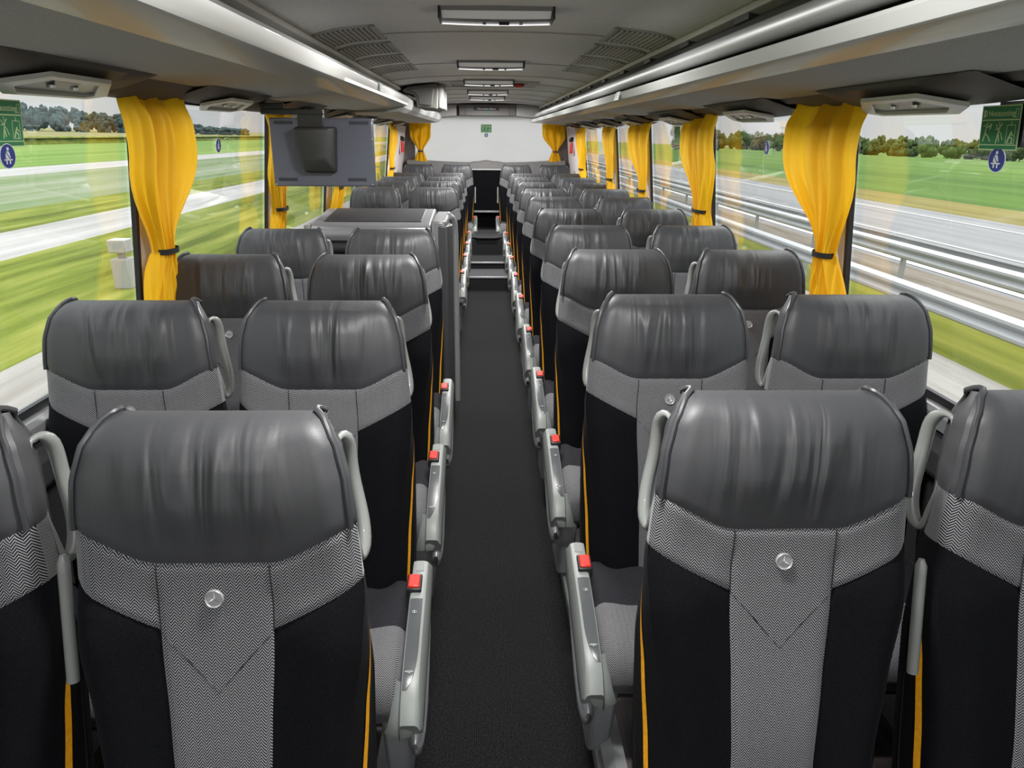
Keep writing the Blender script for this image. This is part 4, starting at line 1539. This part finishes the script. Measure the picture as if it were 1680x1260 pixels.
# ------------------------------------------------------------------ curtains
def curtain(cx, cy, ztop, zbot, ztie, wt, wtie, wb, tie_shift, axis, label, seed, s, n_f=6, xin=0.0, tie_x=0.0):
    root = empty('curtain', (cx, cy, ztop))
    tag(root, label, 'curtain', 'yellow curtains tied at the middle')
    rnd = random.Random(seed)
    ph = [rnd.uniform(0, 6.28) for _ in range(6)]
    am = [rnd.uniform(.6, 1.0) for _ in range(6)]
    NU, NZ = 160, 70

    def row(z, lower):
        rw = []
        if not lower:
            t = (ztop - z) / (ztop - ztie)
            e = 1 - sstep(.42, 1.0, t) ** 1.15
            w = wtie + (wt * (1 - .06 * t) - wtie) * e
            c = tie_shift * sstep(.25, 1.0, t)
        else:
            t = (ztie - z) / (ztie - zbot)
            w = wtie + (wb - wtie) * (1 - (1 - t) ** 2.0)
            c = tie_shift * (1 + .15 * t)
        tight = 1 - min(1, (w - wtie) / (wt - wtie))
        lean = (tie_x + .02) * (sstep(.3, 1, t) if not lower else 1) + (.022 * t if lower and axis == 'Y' else 0) + (.022 * (1 - sstep(0, .2, t)) if not lower and axis == 'Y' else 0)
        for i in range(NU + 1):
            u = i / NU
            uw = u + .035 * math.sin(2 * PI * 1.3 * u + ph[0] + t * .8)
            f = 0
            zz = t if not lower else 1 + t
            drift = .25 * math.sin(zz * 1.6 + ph[1])
            f += am[0] * .026 * math.sin(2 * PI * (n_f * .5 * uw + drift) + ph[2])
            f += am[1] * .019 * (abs(math.sin(PI * (n_f * uw + drift * 1.6) + ph[3] + .8 * zz)) - .5)
            f += .009 * (abs(math.sin(PI * (n_f * 1.9 * uw) + ph[4] - 1.2 * zz)) - .5)
            f += .004 * tight * math.sin(2 * PI * (n_f * 3.2 * uw) + ph[5])
            f *= (1 - .45 * tight)
            f *= 1 + .15 * math.sin(3 * zz + ph[2])
            if not lower: f *= .45 + .55 * sstep(0, .15, t)
            # body of the bunch is round at the tie
            rnd_ = .030 * tight * math.sin(PI * u)
            off = -s * (f + rnd_ + .010)
            along = (u - .5) * w + c + .004 * math.sin(14 * u + 3 * zz)
            if axis == 'Y':
                rw.append((off + s * lean, along, z - ztop))
            else:
                rw.append((along, f + .01 - rnd_, z - ztop))
        return rw
    rows = [row(ztop - (ztop - ztie) * j / NZ, False) for j in range(NZ + 1)]
    m1 = MB().grid(rows)
    rows2 = [row(ztie - (ztie - zbot) * j / 36, True) for j in range(37)]
    m1.grid(rows2)
    m1.build('cloth', M['curtain'], root, angle=80)
    # tie band
    lr = row(ztie, False)
    ring = []
    m = 20
    for k in range(m):
        a = 2 * PI * k / m
        cxx = sum(p[0] for p in lr) / len(lr); cyy = sum(p[1] for p in lr) / len(lr)
        if axis == 'Y': ring.append((cxx + math.cos(a) * .030, cyy + math.sin(a) * (wtie * .5 - .006)))
        else: ring.append((cxx + math.sin(a) * (wtie * .5 - .006), cyy + math.cos(a) * .030))
    zt = ztie - ztop
    rows = [[(x, y, zt + dz) for x, y in ring + [ring[0]]] for dz in (-.009, -.007, .007, .009)]
    MB().grid(rows).build('tie_band', M['black'], root)
    return root


CD = [(-1, 2.50, .50, -.085, .120, 'nearest yellow curtain on the left, beside the big left window', 1.08),
      (1, 2.49, .52, -.115, .115, 'nearest yellow curtain on the right, beside the big right window', 1.04),
      (-1, 3.94, .46, -.10, .16, 'second yellow curtain on the left, partly hidden by the television', 1.10),
      (1, 3.95, .52, -.12, .20, 'second yellow curtain on the right, beside the second row of glass', 1.10),
      (-1, 5.55, .50, -.10, .20, 'third yellow curtain on the left, beyond the grey cabinet', 1.10),
      (1, 5.42, .60, -.13, .22, 'third yellow curtain on the right', 1.10),
      (-1, 6.80, .50, -.10, .22, 'fourth yellow curtain on the left, right of the television', 1.10),
      (1, 6.78, .60, -.10, .24, 'fourth yellow curtain on the right', 1.10),
      (-1, 8.75, .55, -.10, .25, 'last yellow curtain on the left side wall, before the red hammer', 1.10),
      (1, 8.70, .60, -.05, .26, 'last yellow curtain on the right side wall, before the red hammer', 1.10)]
for i, (s, y, w, sh, wti, lb, zb) in enumerate(CD):
    curtain(s * 1.108, y, 1.77, zb, 1.275, w, wti, wti * (2.3 if y < 3 else 1.5), sh, 'Y', lb, 11 + i, s, tie_x=.015)
curtain(-.925, 10.42, 1.80, 1.05, 1.43, .30, .085, .26, 0, 'X', 'yellow curtain at the left edge of the rear window', 40, 1)
curtain(.945, 10.42, 1.80, 1.05, 1.43, .33, .085, .26, .03, 'X', 'yellow curtain at the right edge of the rear window', 41, 1)

# ------------------------------------------------------------------ outside
GZ = -1.10


def strip_ground(name, x0, x1, mat, z0=GZ, z1=None, y0=-60, y1=700, off=0.0):
    z1 = z0 if z1 is None else z1
    o = mesh(name, [(x0, y0, z0 + off), (x1, y0, z1 + off), (x1, y1, z1 + off), (x0, y1, z0 + off)], [(0, 1, 2, 3)], mat, smooth=False)
    return struct(o)


strip_ground('hard_shoulder', -5.9, -1.0, M['shoulder'])
strip_ground('roadway', -1.0, 4.6, M['asphalt'])
strip_ground('grass_verge', -10.9, -5.9, M['grass_verge'])
strip_ground('concrete_track', -13.9, -10.9, M['track'])
strip_ground('grass_verge', -17.5, -13.9, M['grass_verge'])
strip_ground('patchy_field', -31, -17.5, M['field_mix'])
strip_ground('field_path', -37.5, -31, M['track'])
strip_ground('green_field', -100, -37.5, M['field_green'])
strip_ground('stubble_field', -420, -100, M['tan'], 5.5, .3)
strip_ground('hard_shoulder', 4.6, 6.1, M['shoulder'])
strip_ground('median_grass', 6.1, 7.9, M['median'])
strip_ground('median_gravel', 7.9, 9.6, M['gravel'])
strip_ground('far_carriageway', 9.6, 17.9, M['asphalt'])
strip_ground('dry_verge', 17.9, 21.5, M['dry'])
strip_ground('crop_field', 21.5, 420, M['field_right'], GZ, -12.6)
for x, w in ((16.4, .16), (12.6, .14), (9.9, .25), (4.45, .14)):
    strip_ground('road_line', x - w / 2, x + w / 2, M['line'], off=.012)

# maize strip on the left
mb = MB()
rows = []
for i in range(300):
    y = -20 + 1.6 * i
    hgt = 1.55 + .35 * noise.noise(Vector((y * .3, 0, 0))) + .2 * noise.noise(Vector((y * 1.7, 5, 0)))
    rows.append([(-100.0, y, GZ), (-100.4 + .3 * noise.noise(Vector((y, 1, 0))), y, GZ + hgt * .6), (-101, y, GZ + hgt), (-104, y, GZ + hgt * 1.05), (-104.4, y, GZ)])
mz = MB().grid(rows).build('maize_strip', M['maize'], smooth=True)
tag(mz, 'tall maize growing in a strip across the left field', 'maize', kind='stuff')


def w_beam(label, x, y0, y1, zc, sgn, double=False):
    root = empty('guard_rail', (x, 0, GZ))
    tag(root, label, 'guard rail')
    pf = [(0, -.155), (.03, -.13), (.075, -.11), (.08, -.07), (.03, -.03), (.0, 0), (.03, .03), (.08, .07), (.075, .11), (.03, .13), (0, .155)]
    pf = [(-sgn * a, zc + b) for a, b in pf]
    back = [(a + sgn * .006, b) for a, b in pf][::-1]
    MB().prism(pf + back, y0, y1).build('beam', M['rail'], root, angle=50)
    if double:
        pf2 = [(sgn * .40 - a, b) for a, b in pf]
        back = [(a - sgn * .006, b) for a, b in pf2][::-1]
        MB().prism(pf2 + back, y0, y1).build('beam', M['rail'], root, angle=50)
    y = y0 + 2
    while y < min(y1, 70):
        MB().box((sgn * .06, y - .05, 0), (sgn * .13, y + .05, zc + .12)).build('post', M['rail'], root)
        y += 4.0
    return root


w_beam('near galvanised guard rail outside the right windows', 6.35, -4, 260, .56, 1)
w_beam('far double galvanised guard rail in the median outside the right windows', 8.35, -4, 260, .62, 1, True)

# marker post left
root = empty('marker_post', (-6.75, 13.2, GZ)); tag(root, 'pale marker post in the grass outside the left window', 'marker post')
MB().box((-.15, -.15, 0), (.15, .15, .55)).build('post', M['post'], root, bevel=.01)
MB().box((-.16, -.16, .66), (.16, .16, .90)).build('head', M['post'], root, bevel=.02)
MB().box((-.05, -.05, .54), (.05, .05, .68)).build('neck', M['post'], root)


def crown(seed, r, hgt, mat, name, lumps=26, low=.16):
    import bmesh
    rnd = random.Random(seed)
    bm = bmesh.new()
    for i in range(lumps):
        a = rnd.uniform(0, 6.28); q = rnd.uniform(0, 1) ** .5 * .78 * r
        zz = hgt * rnd.uniform(low, .88 - .25 * q / r)
        rr = r * rnd.uniform(.20, .36)
        ret = bmesh.ops.create_icosphere(bm, subdivisions=3, radius=rr, matrix=Matrix.Translation((math.cos(a) * q, math.sin(a) * q, zz)))
    for v in bm.verts:
        nv = noise.noise_vector(v.co * .9 + Vector((seed, 0, 0))) * .5 + noise.noise_vector(v.co * 3.3) * .34 + noise.noise_vector(v.co * 9.0) * .18
        v.co += nv
    me = bpy.data.meshes.new(name)
    bm.to_mesh(me); bm.free()
    me.materials.append(mat)
    me.polygons.foreach_set('use_smooth', [True] * len(me.polygons))
    return me


kinds = [crown(3 + k, 4.6, 8.0, M['crown'], 'crown') for k in range(3)] + [crown(13 + k, 4.2, 7.2, M['crown_ol'], 'crown') for k in range(2)]
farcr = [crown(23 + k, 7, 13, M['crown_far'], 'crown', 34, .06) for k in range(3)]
tr = MB().cyl((0, 0, -.5), (0, 0, 4.5), .25, 8, .14)


def tree(x, y, z, me, sc, label, cat, group, trunk=True):
    root = empty('tree', (x, y, z), random.uniform(0, 6.28))
    root.scale = (sc, sc, sc * random.uniform(1.15, 1.5))
    tag(root, label, cat, group)
    c = bpy.data.objects.new('crown', me); link(c, root)
    t = bpy.data.objects.new('trunk', TRK); link(t, root)
    return root


tmp = tr.build('trunk', M['bark'])
TRK = tmp.data
bpy.data.objects.remove(tmp)


def fz(x): return GZ + (x - 21.5) * (-12.6 - GZ) / (420 - 21.5)


rnd = random.Random(5)


def tree_rows(ax, ay, bx, by, nrow, spacing, depth, rad, smax, smin, fn):
    """staggered rows, no crown reaching into its neighbour"""
    L_ = math.hypot(bx - ax, by - ay)
    ux, uy = (bx - ax) / L_, (by - ay) / L_
    nx, ny = (-uy, ux)
    if ny < 0:
        nx, ny = -nx, -ny
    for r_ in range(nrow):
        d = (r_ % 2) * spacing * .5 + rnd.uniform(0, spacing * .15) + (spacing * .25 if r_ == 2 else 0)
        while d < L_:
            sc_ = rnd.uniform(smin, smax)
            sc_ = min(sc_, spacing * .5 / rad)
            x = ax + ux * d + nx * depth * r_
            y = ay + uy * d + ny * depth * r_
            fn(x, y, d / L_, r_, sc_)
            d += spacing * rnd.uniform(1.0, 1.12)


def right_tree(x, y, t, r_, sc):
    k = rnd.choice([0, 1, 2, 0, 1, 2, 3, 4]) if .12 < t < .75 else rnd.choice([0, 1, 2])
    oli = k >= 3
    tree(x, y, fz(x), kinds[k], sc,
         'olive-brown tree in the row beyond the right field' if oli else 'green tree in the row beyond the right field', 'tree', 'olive trees beyond the right field' if oli else 'green trees beyond the right field')


tree_rows(96, 352, 205, 205, 3, 9.2, 9.6, 5.7, .80, .60, right_tree)
for i, (px, yy) in enumerate(((52, 190), (62, 212), (74, 236))):
    tree(px, yy, fz(px), kinds[3 + i % 2], .9 - .1 * i, 'olive-brown tree in the small group beyond the road, seen through the fourth right window', 'tree', 'small tree group far along the road')


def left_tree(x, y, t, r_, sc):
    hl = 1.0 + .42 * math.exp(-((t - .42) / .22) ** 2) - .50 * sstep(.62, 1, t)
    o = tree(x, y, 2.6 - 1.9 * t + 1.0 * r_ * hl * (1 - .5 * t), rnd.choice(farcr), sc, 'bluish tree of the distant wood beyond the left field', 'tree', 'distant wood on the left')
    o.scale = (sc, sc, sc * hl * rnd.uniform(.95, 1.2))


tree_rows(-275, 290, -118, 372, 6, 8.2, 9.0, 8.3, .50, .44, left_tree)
